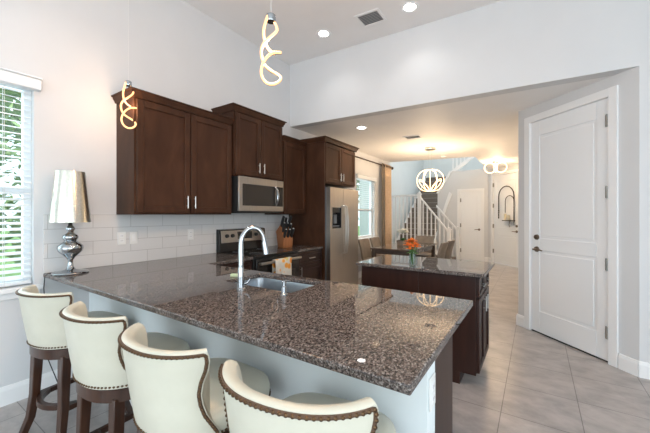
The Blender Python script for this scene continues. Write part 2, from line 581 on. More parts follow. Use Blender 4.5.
def hinges(xf, x, zs, y, d, r=.010):
    for z in zs:
        h = MB(xf)
        h.cyl((x + .012, y + .012, z - .055), (x + .012, y + .012, z + .055), r, n=10)
        h.box(x + .004, y - .004, z - .055, x + .034, y + .004, z + .055)
        h.build('hinge', M['hinge'], d)
M['handle'] = mat('satin_bronze_handle', (.22, .17, .13), .3, .9)
def lever(xf, x, z, y, d, dirn, dead=True):
    k = MB(xf)
    k.cyl((x, y, z), (x, y + .012, z), .033, .030, 20)
    k.cyl((x, y + .012, z), (x, y + .055, z), .011, .010, 12)
    k.tube([(x, y + .052, z), (x + dirn * .04, y + .056, z + .003), (x + dirn * .085, y + .054, z + .001), (x + dirn * .115, y + .05, z - .006)], [.010, .010, .009, .007], 10)
    k.build('door_handle', M['handle'], d)
    if dead:
        k = MB(xf)
        k.cyl((x, y, z + .14), (x, y + .018, z + .14), .032, .027, 20)
        k.cyl((x, y + .018, z + .14), (x, y + .026, z + .14), .014, .013, 14)
        k.build('deadbolt', M['handle'], d)
casing(XFP, D0, D1, DH, 'trim_4')
dp = panel_door(XFP, D0, D1, DH, .045, -.004, (.26, .96, 1.10, 2.28), M['door'], 'door_1', 'tall white two-panel door in the angled pantry wall')
MB(XFP).box(D0 + .004, -.05, .001, D1 - .004, -.010, .012).build('door_gap_shade', M['blackmat'], dp)  # black strip painted in for the shade of the gap under the door
hinges(XFP, D0, (.28, .91, 1.58, 2.24), 0, dp)
lever(XFP, D1 - .085, .97, -.004, dp, -1)
XFC = Matrix(((1, 0, 0, 0), (0, -1, 0, CW), (0, 0, 1, 0), (0, 0, 0, 1)))
casing(XFC, CD[0], CD[1], CD[2], 'trim_5')
dc = panel_door(XFC, CD[0], CD[1], CD[2], .04, -.01, (.22, .86, 1.02, 1.92), M['door'], 'door_2', 'small white closet door beside the stair')
lever(XFC, CD[1] - .06, .93, -.01, dc, -1, False)
hinges(XFC, CD[0], (.3, 1.05, 1.8), 0, dc)
casing(XFE, F0, F1, FH, 'trim_6')
df = panel_door(XFE, F0, F1, FH, .045, -.01, (.26, .80, 1.02, 2.28), M['door'], 'door_3', 'white front door at the far end of the hall')
hinges(XFE, F0, (.35, 1.05, 1.62, 2.2), 0, df)
lever(XFE, F1 - .10, .93, -.01, df, -1)

# arched wrought iron candle hanger on the front door
t = thing('candle_hanger', 'arched dark iron hanger with candle holders on the white front door', 'wall decoration', (EX, EY, 0))
XL = XFE.copy()
XL.translation = (0, 0, 0)
xc = .72
def arch(cx, r, zt, zb, zb2, y=.03):
    p = [(cx - r, y, zb)]
    for k in range(9):
        an = PI - PI * k / 8
        p.append((cx + r * math.cos(an), y, zt + r * math.sin(an)))
    p.append((cx + r, y, zb2))
    return p
k = MB(XL)
k.tube(arch(xc, .27, 1.86, 1.26, 1.15), .012, 8)
k.build('arch_frame', M['iron'], t)
k = MB(XL)
k.tube(arch(xc + .12, .15, 1.72, 1.42, 1.10), .009, 8)
k.build('inner_arch', M['iron'], t)
k = MB(XL)
k.box(xc - .07, .02, 1.20, xc + .30, .10, 1.222)
k.tube([(xc + .12, .03, 1.20), (xc + .12, .045, 1.10), (xc + .14, .05, 1.04)], .008, 8)
k.build('shelf', M['iron'], t)
for dx in (.0, .12):
    MB(XL).cyl((xc + dx, .06, 1.222), (xc + dx, .06, 1.39 - dx * .3), .034, n=14).build('candle', M['candle'], t)
k = MB(XL)
for zz in (1.30, 1.36, 1.42, 1.48):
    MB(XL).ball((xc - .27, .03, zz), .018, 8, 6).build('bead', M['iron'], t)

# ------------------------------------------------------------------ windows
def window(n, Wn, label):
    y0, y1, z0, z1 = Wn
    f = MB()
    fw_ = .045
    x0, x1 = -.115, -.06
    f.box(x0, y0, z0, x1, y0 + fw_, z1)
    f.box(x0, y1 - fw_, z0, x1, y1, z1)
    f.box(x0, y0 + fw_, z1 - fw_, x1, y1 - fw_, z1)
    f.box(x0, y0 + fw_, z0, x1, y1 - fw_, z0 + fw_)
    zm = (z0 + z1) / 2 - .05
    f.box(x0, y0 + fw_, zm - .025, x1, y1 - fw_, zm + .025)
    w = struct(f.build('window_%d' % n, M['blind'], bevel=.003), label)
    MB().box(-.092, y0 + fw_, z0 + fw_, -.086, y1 - fw_, z1 - fw_).build('pane', M['pane'], w)
    s = MB()
    s.box(-.06, y0 - .05, z0 - .035, .045, y1 + .05, z0 - .002)
    s.box(0, y0 - .035, z0 - .085, .014, y1 + .035, z0 - .035)
    s.build('sill', M['trim'], w, bevel=.004)
    return w
window(1, W1, 'tall white sash window by the bar stools')
window(2, W2, 'white sash window in the dining area')
def blind(name_label, Wn, pitch, tilt, zbot):
    y0, y1, z0, z1 = Wn
    t = thing('window_blind', name_label, 'blind', (0, (y0 + y1) / 2, z0), 0, 'slatted blinds at the windows')
    h = (y1 - y0) / 2
    H_ = z1 - z0
    v = MB()
    v.box(-.03, -h - .035, H_ - .045, .05, h + .035, H_ + .035)
    v.box(-.03, -h - .04, H_ + .035, .058, h + .04, H_ + .05)
    v.build('valance', M['blind'], t, bevel=.006)
    s = MB()
    z = H_ - .075
    ca, sa = math.cos(tilt) * .024, math.sin(tilt) * .024
    while z > zbot + .04:
        s.poly([(-.025 - ca, -h + .012, z - sa), (-.025 + ca, -h + .012, z + sa), (-.025 + ca, -h + .012, z + sa + .0025), (-.025 - ca, -h + .012, z - sa + .0025)], (0, 2 * h - .024, 0))
        z -= pitch
    s.build('slats', M['blind'], t, smooth=False)
    MB().box(-.048, -h + .012, zbot, -.002, h - .012, zbot + .022).build('bottom_rail', M['blind'], t, bevel=.003)
    c = MB()
    for yy in (-h + .16, h - .16):
        for xx in (-.003, -.047):
            MB().cyl((xx, yy, zbot), (xx, yy, H_ - .05), .0018, n=6).build('ladder_cord', M['rope'], t)
    return t
blind('white slatted blind on the tall window by the bar stools', W1, .0445, rad(-20), .012)
blind('white slatted blind on the dining window beside the curtain', W2, .0445, rad(-20), .62)

# ------------------------------------------------------------------ cabinets
def shaker(xf, w, h, parent, mat_, handle=None, name='door', pull=.13, stile=.058):
    """shaker door: local x = out, y = along, z = up, lower-left corner at the origin; handle=(y, z, vertical)"""
    b = MB(xf)
    s = stile
    b.box(0, 0, 0, .011, w, h)
    d = b.build(name, mat_, parent, bevel=.0015)
    f = MB(xf)
    f.box(.0105, 0, 0, .024, s, h)
    f.box(.0105, w - s, 0, .024, w, h)
    f.box(.0105, s, 0, .024, w - s, s)
    f.box(.0105, s, h - s, .024, w - s, h)
    f.build('frame', mat_, d, bevel=.005)
    if handle:
        hy, hz, vert = handle
        p = MB(xf)
        L = pull / 2
        e = [(0, -L), (0, L)]
        if vert:
            p.cyl((.043, hy, hz - L - .012), (.043, hy, hz + L + .012), .0055, n=10)
            for q in (-L * .75, L * .75):
                p.cyl((.02, hy, hz + q), (.043, hy, hz + q), .0042, n=8)
        else:
            p.cyl((.043, hy - L - .012, hz), (.043, hy + L + .012, hz), .0055, n=10)
            for q in (-L * .75, L * .75):
                p.cyl((.02, hy + q, hz), (.043, hy + q, hz), .0042, n=8)
        p.build('handle', M['nickel'], d)
    return d
def T(x, y, z, rz=0):
    return Matrix.Translation((x, y, z)) @ Matrix.Rotation(rz, 4, 'Z')
def crown(mb, x1, y0, y1, z0, z1, ends=(True, True), wall=.0, out=.045):
    """crown moulding around front and ends of a box of depth x1 (profile swept)"""
    prof = [(0, 0), (.012, 0), (.016, .25), (.028, .55), (.7 * out, .8), (out, .86), (out, 1), (0, 1)]
    H_ = z1 - z0
    def ring(o_out, zz):
        ya = y0 - (o_out if ends[0] else 0)
        yb = y1 + (o_out if ends[1] else 0)
        return ya, yb, x1 + o_out, z0 + zz * H_
    rows = [ring(a, b) for a, b in prof]
    path = lambda r: [(wall, r[0], r[3]), (r[2], r[0], r[3]), (r[2], r[1], r[3]), (wall, r[1], r[3])]
    mb.loft([path(r) for r in rows], closed=True)
def upper(label, y0, y1, x1, z0, z1, zc, ndoor, hand, ends=(True, True), zd0=None, m=None, grp=None, rail=.03):
    m = m or M['wood']
    t = thing('wall_cabinet', label, 'cabinet', (0.002, y0, z0), 0, grp)
    w = y1 - y0
    H_ = z1 - z0
    MB().box(0, 0, 0, x1 - .022, w, H_).build('body', m, t, bevel=.002)
    c = MB()
    crown(c, x1 - .02, 0, w, H_ - .005, zc - z0, ends)
    c.build('crown_moulding', m, t, angle=60)
    g = .011
    dw = (w - .03 - (ndoor - 1) * g) / ndoor
    for i in range(ndoor):
        yy = .015 + i * (dw + g)
        hy = hand[i]
        hd = None
        if hy is not None:
            hd = (dw - .035 if hy > 0 else .035, .105, True)
        shaker(T(x1 - .022, yy, .015), dw, H_ - .035, t, m, hd, 'door', .095)
    return t
upper('wide dark brown two-door wall cabinet above the backsplash, nearest the window', 1.345, 2.385, .345, 1.372, 2.385, 2.442, 2, (1, -1), (True, False))
upper('raised dark brown two-door cabinet directly above the microwave', 2.40, 3.215, .365, 1.815, 2.55, 2.615, 2, (1, -1), (True, True))
upper('narrow dark brown wall cabinet between the microwave cabinet and the fridge panel', 3.235, 3.755, .345, 1.372, 2.385, 2.442, 1, (None,), (False, False))
# fridge enclosure: tall panel and cabinet over the fridge
t = thing('fridge_enclosure', 'tall brown side panel with two-door cabinet over the refrigerator', 'cabinet', (0.002, 3.76, 0))
MB().box(0, 0, 0, .665, .02, 2.425).build('side_panel', M['wood'], t, bevel=.002)
MB().box(0, .022, 1.825, .64, .945, 2.425).build('body', M['wood'], t, bevel=.002)
c = MB()
crown(c, .665, 0, .945, 2.42, 2.485, (True, True))
c.build('crown_moulding', M['wood'], t, angle=60)
shaker(T(.64, .036, 1.845), .44, .56, t, M['wood'], (.405, .10, True), 'door', .095)
shaker(T(.64, .482, 1.845), .445, .56, t, M['wood'], (.035, .10, True), 'door', .095)

# peninsula: half wall, base cabinets, worktop
struct(MB().box(0, 1.135, 0, 2.862, 1.24, .884).build('wall_peninsula', M['knee'], smooth=False), 'pale half wall under the bar overhang')
b = MB(Matrix(((1, 0, 0, 0), (0, -1, 0, 1.135), (0, 0, 1, 0), (0, 0, 0, 1))))
bbprof(b, 0.02, 2.862)
struct(b.build('baseboard_peninsula', M['trim'], smooth=False))
def base(label, loc, rz, w, d, layout, m=None, top=.884, name='base_cabinet'):
    """base cabinet: local x = out of the front, y = along; origin at the back corner on the floor. layout: list of (kind, y0, y1, z0, z1, handle)"""
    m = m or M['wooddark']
    t = thing(name, label, 'cabinet', loc, rz)
    bd = MB()
    bd.box(0, 0, .10, d, w, top)
    if top < .88:
        bd.box(d - .004, 0, top, d, w, .884)
        bd.box(0, 0, top, d - .004, .015, .884)
        bd.box(0, w - .015, top, d - .004, w, .884)
    bd.box(0, 0.001, 0, d - .07, w - .001, .10)
    bd.build('body', m, t, bevel=.002)
    for kind, y0, y1, z0, z1, hd in layout:
        shaker(T(d, y0, z0), y1 - y0, z1 - z0, t, m, hd, kind, .11, .05 if kind == 'door' else .035)
    return t
RZ90 = rad(90)
# fronts face +y, so local y runs towards -x
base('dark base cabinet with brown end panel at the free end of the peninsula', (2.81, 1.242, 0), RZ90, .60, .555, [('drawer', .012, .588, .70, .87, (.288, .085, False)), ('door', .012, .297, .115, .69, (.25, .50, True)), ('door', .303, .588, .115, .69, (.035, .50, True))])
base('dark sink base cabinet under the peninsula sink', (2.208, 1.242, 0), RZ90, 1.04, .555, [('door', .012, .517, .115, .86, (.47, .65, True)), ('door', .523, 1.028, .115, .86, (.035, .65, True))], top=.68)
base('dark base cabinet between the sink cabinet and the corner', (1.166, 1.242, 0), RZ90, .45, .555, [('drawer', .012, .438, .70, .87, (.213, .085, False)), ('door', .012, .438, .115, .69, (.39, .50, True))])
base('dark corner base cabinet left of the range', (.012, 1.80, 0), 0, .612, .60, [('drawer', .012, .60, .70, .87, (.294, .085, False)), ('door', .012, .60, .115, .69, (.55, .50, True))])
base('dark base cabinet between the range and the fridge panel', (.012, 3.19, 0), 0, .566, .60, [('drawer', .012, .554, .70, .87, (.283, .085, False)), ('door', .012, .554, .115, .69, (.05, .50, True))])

SX0, SX1, SY0, SY1 = 1.40, 1.99, 1.43, 1.765
def inL(x, y):
    if SX0 < x < SX1 and SY0 < y < SY1:
        return False
    return y < 1.84 or x < .645
ct = MB().cells([0, .645, SX0, SX1, 2.905], [.83, SY0, SY1, 1.84, 2.412], inL, .885, .915).build('countertop', M['granite'], bevel=.005, seg=3)
tag(ct, 'long brown granite bar top of the peninsula, with the sink cut in', 'countertop')
c2 = MB().box(0, 3.186, .885, .645, 3.757, .915).build('countertop', M['granite'], bevel=.005, seg=3)
tag(c2, 'short granite countertop right of the range under the knife block', 'countertop')

# sink
def rrect(x0, y0, x1, y1, r, z, n=6):
    pts = []
    for cx_, cy_, a0 in ((x1 - r, y1 - r, 0), (x0 + r, y1 - r, 90), (x0 + r, y0 + r, 180), (x1 - r, y0 + r, 270)):
        for k in range(n + 1):
            a = rad(a0 + 90 * k / n)
            pts.append((cx_ + r * math.cos(a), cy_ + r * math.sin(a), z))
    return pts
t = thing('kitchen_sink', 'stainless steel undermount sink set into the granite peninsula', 'sink', ((SX0 + SX1) / 2, (SY0 + SY1) / 2, .70))
hx, hy = (SX1 - SX0) / 2 + .004, (SY1 - SY0) / 2 + .004
k = MB()
k.loft([rrect(-hx - .012, -hy - .012, hx + .012, hy + .012, .05, .1835), rrect(-hx, -hy, hx, hy, .05, .1835), rrect(-hx + .004, -hy + .004, hx - .004, hy - .004, .05, .17), rrect(-hx + .012, -hy + .012, hx - .012, hy - .012, .05, .03), rrect(-hx + .05, -hy + .05, hx - .05, hy - .05, .04, .004)], cap0=False)
k.build('basin', M['sinksteel'], t)
MB().lathe([(.0, .006), (.03, .006), (.042, .009), (.045, .005)], 20).build('drain', M['chrome'], t)
# faucet
FX, FY = 1.672, 1.335
t = thing('kitchen_faucet', 'tall chrome gooseneck faucet standing behind the sink', 'faucet', (FX, FY, .915))
MB().lathe([(.027, 0), (.027, .005), (.0225, .010), (.020, .07), (.018, .13), (.0165, .135)], 24).build('base', M['chrome'], t)
pts = [(0, 0, .13), (0, 0, .26)]
for k_ in range(0, 15):
    a = PI - (PI - .12) * k_ / 14
    pts.append((.040 + .040 * math.cos(a), .060 + .060 * math.cos(a), .27 + .105 * math.sin(a)))
k = MB()
k.tube(pts, [.0175, .0165] + [.0152] * (len(pts) - 2), 14)
k.build('neck', M['chrome'], t)
e = pts[-1]
k = MB()
k.tube([(e[0], e[1], e[2] + .005), (e[0] + .003, e[1] + .004, e[2] - .03), (e[0] + .008, e[1] + .010, e[2] - .075)], [.0155, .018, .0215], 16)
k.build('spray_head', M['chrome'], t)
k = MB()
k.tube([(.012, .010, .03), (.024, .02, .033), (.032, .028, .040), (.04, .036, .06)], [.009, .009, .006, .005], 10)
k.build('lever', M['chrome'], t)
# soap dispenser
t = thing('soap_dispenser', 'short chrome soap pump on the counter right of the faucet', 'soap dispenser', (1.985, 1.375, .915))
MB().lathe([(.024, 0), (.024, .004), (.016, .010), (.0145, .045), (.010, .05), (.0095, .062)], 20).build('body', M['chrome'], t)
k = MB()
k.lathe([(.013, .062), (.013, .078), (.009, .082)], 16)
k.tube([(0, 0, .073), (0, .03, .073), (0, .05, .066)], [.006, .006, .005], 8)
k.build('pump_head', M['chrome'], t)
k = MB().box(-.035, -.016, 0, .035, .016, .022)
o = k.build('sponge', M['sponge'], bevel=.006)
o.location = (1.345, 1.57, .9152)
o.rotation_euler = (0, 0, rad(25))
tag(o, 'pale green sponge lying on the granite at the left end of the sink', 'sponge')

# range
t = thing('range', 'stainless and black electric range between the base cabinets', 'stove', (0.012, 2.418, 0))
MB().box(0, 0, .02, .63, .762, .905).build('body', M['blackmat'], t, bevel=.003)
MB().box(.0, -.001, .905, .665, .763, .923).build('cooktop', M['black'], t, bevel=.004)
k = MB()
for yy, xx, r in ((.19, .20, .085), (.57, .20, .075), (.19, .47, .075), (.57, .47, .10)):
    pts = [(xx + r * math.cos(2 * PI * i / 36), yy + r * math.sin(2 * PI * i / 36), .9232) for i in range(36)]
    MB().tube(pts, .0012, 4, loop=True).build('burner_ring', M['grey'], t)
MB().poly([(0, 0, .923), (.075, 0, .923), (.05, 0, 1.185), (0, 0, 1.195)], (0, .762, 0)).build('backguard', M['black'], t, bevel=.004)
k = MB().poly([(.0693, .022, 1.03), (.0745, .022, 1.032), (.0595, .022, 1.175), (.0545, .022, 1.175)], (0, .718, 0))
k.build('control_panel', M['steel'], t, bevel=.001)
k = MB().poly([(.0705, .27, 1.065), (.0725, .27, 1.065), (.0630, .27, 1.155), (.061, .27, 1.155)], (0, .24, 0))
k.build('display', M['screen'], t)
for yy in (.10, .185, .575, .66):
    MB().cyl((.062, yy, 1.11), (.093, yy, 1.114), .024, .020, 18).build('knob', M['blackmat'], t, bevel=.002)
d = MB().box(.63, .012, .17, .668, .75, .885).build('oven_door', M['black'], t, bevel=.004)
MB().box(.667, .10, .32, .670, .66, .70).build('door_glass', M['darkglass'], d)
k = MB()
k.box(.690, .03, .822, .722, .732, .850)
k.box(.664, .04, .826, .692, .065, .846)
k.box(.664, .697, .826, .692, .722, .846)
k.build('handle', M['steel'], d, bevel=.005)
MB().box(.63, .012, .04, .664, .75, .16).build('storage_drawer', M['steel'], t, bevel=.004)

# towel over the oven handle
def towel():
    rows = []
    n = 14
    for i in range(n + 1):
        u = i / n
        y = .285 * u
        wv = .004 * math.sin(u * 11) + .003 * math.sin(u * 23 + 1)
        rows.append([(x + (wv if zz < .84 else 0), y, zz) for x, zz in ((.683, .70), (.683, .80), (.684, .846), (.692, .857), (.708, .859), (.724, .857), (.730, .846), (.730, .80), (.731, .74), (.732, .66), (.732, .615))])
    return rows
m = mat('printed_towel', (.7, .68, .6), .9)
nt, N, L, b_ = nodes(m)
tc = N.new('ShaderNodeTexCoord')
vo = N.new('ShaderNodeTexVoronoi')
vo.inputs['Scale'].default_value = 11
L.new(tc.outputs['Object'], vo.inputs['Vector'])
r1 = ramp(N, [(.0, (.80, .20, .04)), (.34, (.85, .40, .06)), (.44, (.70, .67, .60)), (.8, (.64, .62, .56))])
L.new(vo.outputs['Distance'], r1.inputs['Fac'])
r2 = ramp(N, [(.0, (1, 1, 1)), (.78, (1, 1, 1)), (.82, (.95, .85, .25))])
L.new(vo.outputs['Color'], r2.inputs['Fac'])
mx = N.new('ShaderNodeMix')
mx.data_type = 'RGBA'
mx.blend_type = 'MULTIPLY'
mx.inputs['Factor'].default_value = .8
L.new(r1.outputs['Color'], mx.inputs['A'])
L.new(r2.outputs['Color'], mx.inputs['B'])
L.new(mx.outputs['Result'], b_.inputs['Base Color'])
k = MB()
k.loft(towel(), closed=False)
o = k.build('dish_towel', m)
sm = o.modifiers.new('solid', 'SOLIDIFY')
sm.thickness = .004
sm.offset = 1
o.location = (.012, 2.655, 0)
tag(o, 'white dish towel with orange print hanging over the oven handle', 'towel')

# microwave
t = thing('microwave', 'stainless over-the-range microwave under the raised cabinet', 'microwave', (.012, 2.42, 1.40))
MB().box(0, 0, 0, .37, .755, .408).build('body', M['blackmat'], t, bevel=.003)
d = MB().box(.3705, 0, .012, .395, .61, .408).build('door', M['steel'], t, bevel=.004)
MB().box(.3945, .055, .075, .3975, .60, .325).build('window', M['darkglass'], d)
p = MB().box(.3705, .612, .012, .395, .755, .408).build('control_panel', M['steel'], t, bevel=.004)
MB().box(.3945, .612, .075, .3970, .742, .325).build('keypad', M['black'], p)
k = MB()
k.tube([(.398, .600, .085), (.425, .600, .11), (.440, .600, .16), (.444, .600, .20), (.440, .600, .24), (.425, .600, .29), (.398, .600, .315)], .013, 10, flat=(1.0, 1.5))
k.build('handle', M['chrome'], d)
MB().box(.02, .03, -.012, .36, .72, -.0005).build('vent_grille', M['blackmat'], t)

# refrigerator
t = thing('refrigerator', 'stainless side-by-side refrigerator with ice dispenser in the brown enclosure', 'refrigerator', (.03, 3.79, 0))
MB().box(0, 0, .03, .645, .865, 1.765).build('body', M['grey'], t, bevel=.004)
k = MB()
for a in (.05, .60):
    for bb in (.05, .80):
        MB().cyl((a, bb, 0), (a, bb, .032), .02, n=12).build('foot', M['blackmat'], t)
k = MB().cells([.65, .715], [0, 1], lambda x, y: True, .05, 1.765)
k.bm.clear()
fz = [.05, 1.17, 1.475, 1.765]
dl = MB()
dl.box(.65, .002, .05, .715, .06, 1.765)
dl.box(.65, .305, .05, .715, .375, 1.765)
dl.box(.65, .06, .05, .715, .305, 1.17)
dl.box(.65, .06, 1.475, .715, .305, 1.765)
bmesh.ops.remove_doubles(dl.bm, verts=dl.bm.verts, dist=1e-5)
d = dl.build('freezer_door', M['steel'], t, smooth=False)
q = MB()
q.box(.652, .06, 1.17, .668, .305, 1.475)
q.box(.668, .06, 1.17, .716, .07, 1.475)
q.box(.668, .295, 1.17, .716, .305, 1.475)
q.box(.668, .07, 1.17, .716, .295, 1.19)
q.box(.668, .07, 1.40, .712, .295, 1.475)
q.build('dispenser', M['black'], d)
k = MB()
k.box(.67, .15, 1.24, .69, .22, 1.37)
k.box(.67, .09, 1.195, .705, .27, 1.21)
k.build('dispenser_paddle', M['grey'], d)
d2 = MB().box(.65, .379, .05, .715, .863, 1.765).build('fridge_door', M['steel'], t, bevel=.006)
for dd, yy in ((d, .345), (d2, .41)):
    k = MB()
    k.tube([(.714, yy, .78), (.755, yy, .80), (.775, yy, .95), (.782, yy, 1.14), (.775, yy, 1.34), (.755, yy, 1.49), (.714, yy, 1.51)], .012, 10, flat=(1, 1.2))
    k.build('handle', M['nickel'], dd)
MB().box(.56, .05, 1.766, .64, .82, 1.785).build('hinge_cover', M['blackmat'], t, bevel=.004)

# knife block
t = thing('knife_block', 'oak knife block full of black-handled knives beside the range', 'knife block', (.27, 3.355, .9155), rad(-22))
MB().poly([(-.055, -.055, 0), (.075, -.055, 0), (.085, -.055, .10), (.0, -.055, .24), (-.10, -.055, .17)], (0, .11, 0)).build('block', M['knifewood'], t, bevel=.004)
t.scale = (1.3, 1.3, 1.3)
ax = Vector((.085, 0, .14)).normalized()
nrm = Vector((.64, 0, .77))
for i in range(9):
    yy = -.04 + .04 * (i % 3)
    row = i // 3
    base_ = Vector((.072 - .034 * row, yy, .122 + .056 * row))
    dr = Vector((.50, random.uniform(-.08, .08), .80)).normalized()
    k = MB()
    L_ = random.uniform(.085, .12)
    k.tube([base_ - dr * .02, base_ + dr * .02, base_ + dr * L_ * .6, base_ + dr * L_], [.014, .015, .0165, .015], 8, flat=(1.3, .8))
    o = k.build('knife_handle', M['blackmat'], t)
    if row < 2:
        k = MB()
        k.ball(base_ + dr * (L_ * .98), .009, 8, 6)
        k.build('pommel', M['nickel'], o)

# outlets
def plate(loc, rot, label, kind='outlet', group='wall plates on the backsplash'):
    t = thing('wall_outlet' if kind == 'outlet' else 'light_switch', label, 'outlet' if kind == 'outlet' else 'switch', loc, rot, group)
    MB().box(0, -.036, -.058, .006, .036, .058).build('cover_plate', M['white'], t, bevel=.003)
    k = MB()
    if kind == 'outlet':
        k.box(.0055, -.017, -.038, .0085, .017, -.006)
        k.box(.0055, -.017, .006, .0085, .017, .038)
        k.build('socket', M['trim'], t, bevel=.003)
        k = MB()
        for zz in (-.022, .022):
            k.box(.0083, -.008, zz - .006, .0087, -.006, zz + .006)
            k.box(.0083, .006, zz - .006, .0087, .008, zz + .006)
        k.build('slots', M['blackmat'], t)
    else:
        k.box(.0055, -.015, -.033, .0095, .015, .033)
        k.build('rocker', M['trim'], t, bevel=.003)
    return t
plate((.009, 1.385, 1.153), 0, 'white wall outlet on the backsplash, the left one of the adjacent pair')
plate((.009, 1.490, 1.153), 0, 'white rocker switch right beside the outlet on the backsplash', 'switch')
plate((.009, 2.085, 1.153), 0, 'white wall outlet on the backsplash just left of the range')
plate((.009, 3.70, 1.24), 0, 'white wall outlet on the backsplash behind the knife block')
plate((2.863, 1.188, .72), 0, 'white outlet on the end of the peninsula half wall', 'outlet', None)

# ------------------------------------------------------------------ island
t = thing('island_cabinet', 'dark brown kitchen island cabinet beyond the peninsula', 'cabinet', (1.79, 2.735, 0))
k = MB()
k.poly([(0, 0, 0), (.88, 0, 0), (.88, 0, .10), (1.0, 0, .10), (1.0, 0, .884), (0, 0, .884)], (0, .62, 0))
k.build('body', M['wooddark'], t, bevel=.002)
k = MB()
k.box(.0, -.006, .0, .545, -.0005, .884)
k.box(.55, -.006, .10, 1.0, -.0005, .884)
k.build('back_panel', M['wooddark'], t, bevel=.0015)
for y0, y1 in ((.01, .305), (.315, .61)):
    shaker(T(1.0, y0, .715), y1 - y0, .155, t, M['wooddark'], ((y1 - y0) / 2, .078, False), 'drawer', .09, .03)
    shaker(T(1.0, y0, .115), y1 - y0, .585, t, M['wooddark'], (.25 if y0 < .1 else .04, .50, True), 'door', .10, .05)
o = MB().box(1.745, 2.69, .885, 2.855, 3.42, .915).build('island_countertop', M['granite'], bevel=.005, seg=3)
tag(o, 'brown granite slab top of the kitchen island, under the orange flowers', 'countertop')

# flowers
def petal(mb, c, d, L_, w, droop=.3):
    d = Vector(d).normalized()
    s_ = d.cross(Vector((0, 0, 1)))
    s_ = s_.normalized() if s_.length > .01 else Vector((1, 0, 0))
    u = s_.cross(d)
    c = Vector(c)
    rows = []
    for k_, (a, ww) in enumerate(((0, .15), (.3, .8), (.65, 1), (1, .12))):
        p = c + d * (a * L_) - Vector((0, 0, droop * L_ * a * a))
        rows.append([p - s_ * w * ww / 2 + u * .004, p + u * 0, p + s_ * w * ww / 2 + u * .004])
    mb.loft(rows, closed=False)
def bouquet(name, label, loc, vase_prof, heads, hr, pm, spread, stemh):
    t = thing(name, label, 'flowers', loc)
    MB().lathe(vase_prof, 20).build('vase', M['vase'], t)
    zt = stemh
    for i in range(heads):
        a = i * 2.4
        rr = spread * math.sqrt((i + .3) / heads)
        c = Vector((rr * math.cos(a), rr * math.sin(a), zt + .05 * (1 - (rr / spread) ** 2) + random.uniform(-.02, .02)))
        k = MB()
        k.tube([(0.004 * math.cos(a), .004 * math.sin(a), .01), (c.x * .25, c.y * .25, zt * .6), tuple(c - Vector((0, 0, .005)))], .0022, 6)
        stem = k.build('stem', M['leaf'], t)
        k = MB()
        for q in range(7):
            an = q * 2 * PI / 7 + i
            petal(k, c, (math.cos(an), math.sin(an), .55), hr, hr * .55, .35)
        for q in range(5):
            an = q * 2 * PI / 5 + i
            petal(k, c, (math.cos(an) * .5, math.sin(an) * .5, 1), hr * .7, hr * .45, .1)
        k.build('blossom', pm, stem)
    k = MB()
    for i in range(10):
        an = i * 1.9
        petal(k, (0, 0, zt * .72), (math.cos(an), math.sin(an), .35), spread * 1.15, .03, .5)
    k.build('leaves', M['leaf'], t)
    return t
bouquet('flower_vase', 'orange flowers in a clear glass vase on the island', (2.26, 2.80, .9152), [(.0, .0), (.026, .0), (.028, .004), (.030, .12), (.0275, .12), (.0255, .010), (0, .010)], 16, .048, M['orange'], .050, .160)

# ------------------------------------------------------------------ table lamp
LX, LY = .165, .952
t = thing('table_lamp', 'chrome baluster table lamp with tapered silver shade on the bar end', 'lamp', (LX, LY, .9152))
MB().lathe([(0, 0), (.115, 0), (.118, .006), (.112, .014), (.07, .020), (.034, .030), (.020, .050), (.0165, .085), (.018, .105), (.030, .125), (.056, .150), (.076, .172), (.083, .194), (.080, .214), (.064, .232), (.044, .246), (.037, .254), (.046, .264), (.052, .280), (.046, .297), (.028, .308), (.020, .320), (.024, .332), (.030, .345), (.024, .360), (.014, .372), (.012, .42), (0, .42)], 40).build('base', M['chrome'], t, angle=50)
k = MB()
k.lathe([(.130, .397), (.092, .790), (.089, .790), (.127, .397)], 48)
bmesh.ops.delete(k.bm, geom=[f for f in k.bm.faces if len(f.verts) > 8], context='FACES')
k.build('lamp_shade', M['shade'], t)
k = MB()
k.cyl((0, 0, .41), (0, 0, .50), .016, .016, 12)
k.build('socket', M['nickel'], t)
k = MB()
k.tube([(-.03, -.085, .006), (-.06, -.118, .010), (-.075, -.135, -.01), (-.078, -.14, -.10), (-.06, -.135, -.30), (-.07, -.13, -.60), (-.02, -.05, -.905)], .0035, 8)
k.build('cord', M['blackmat'], t)

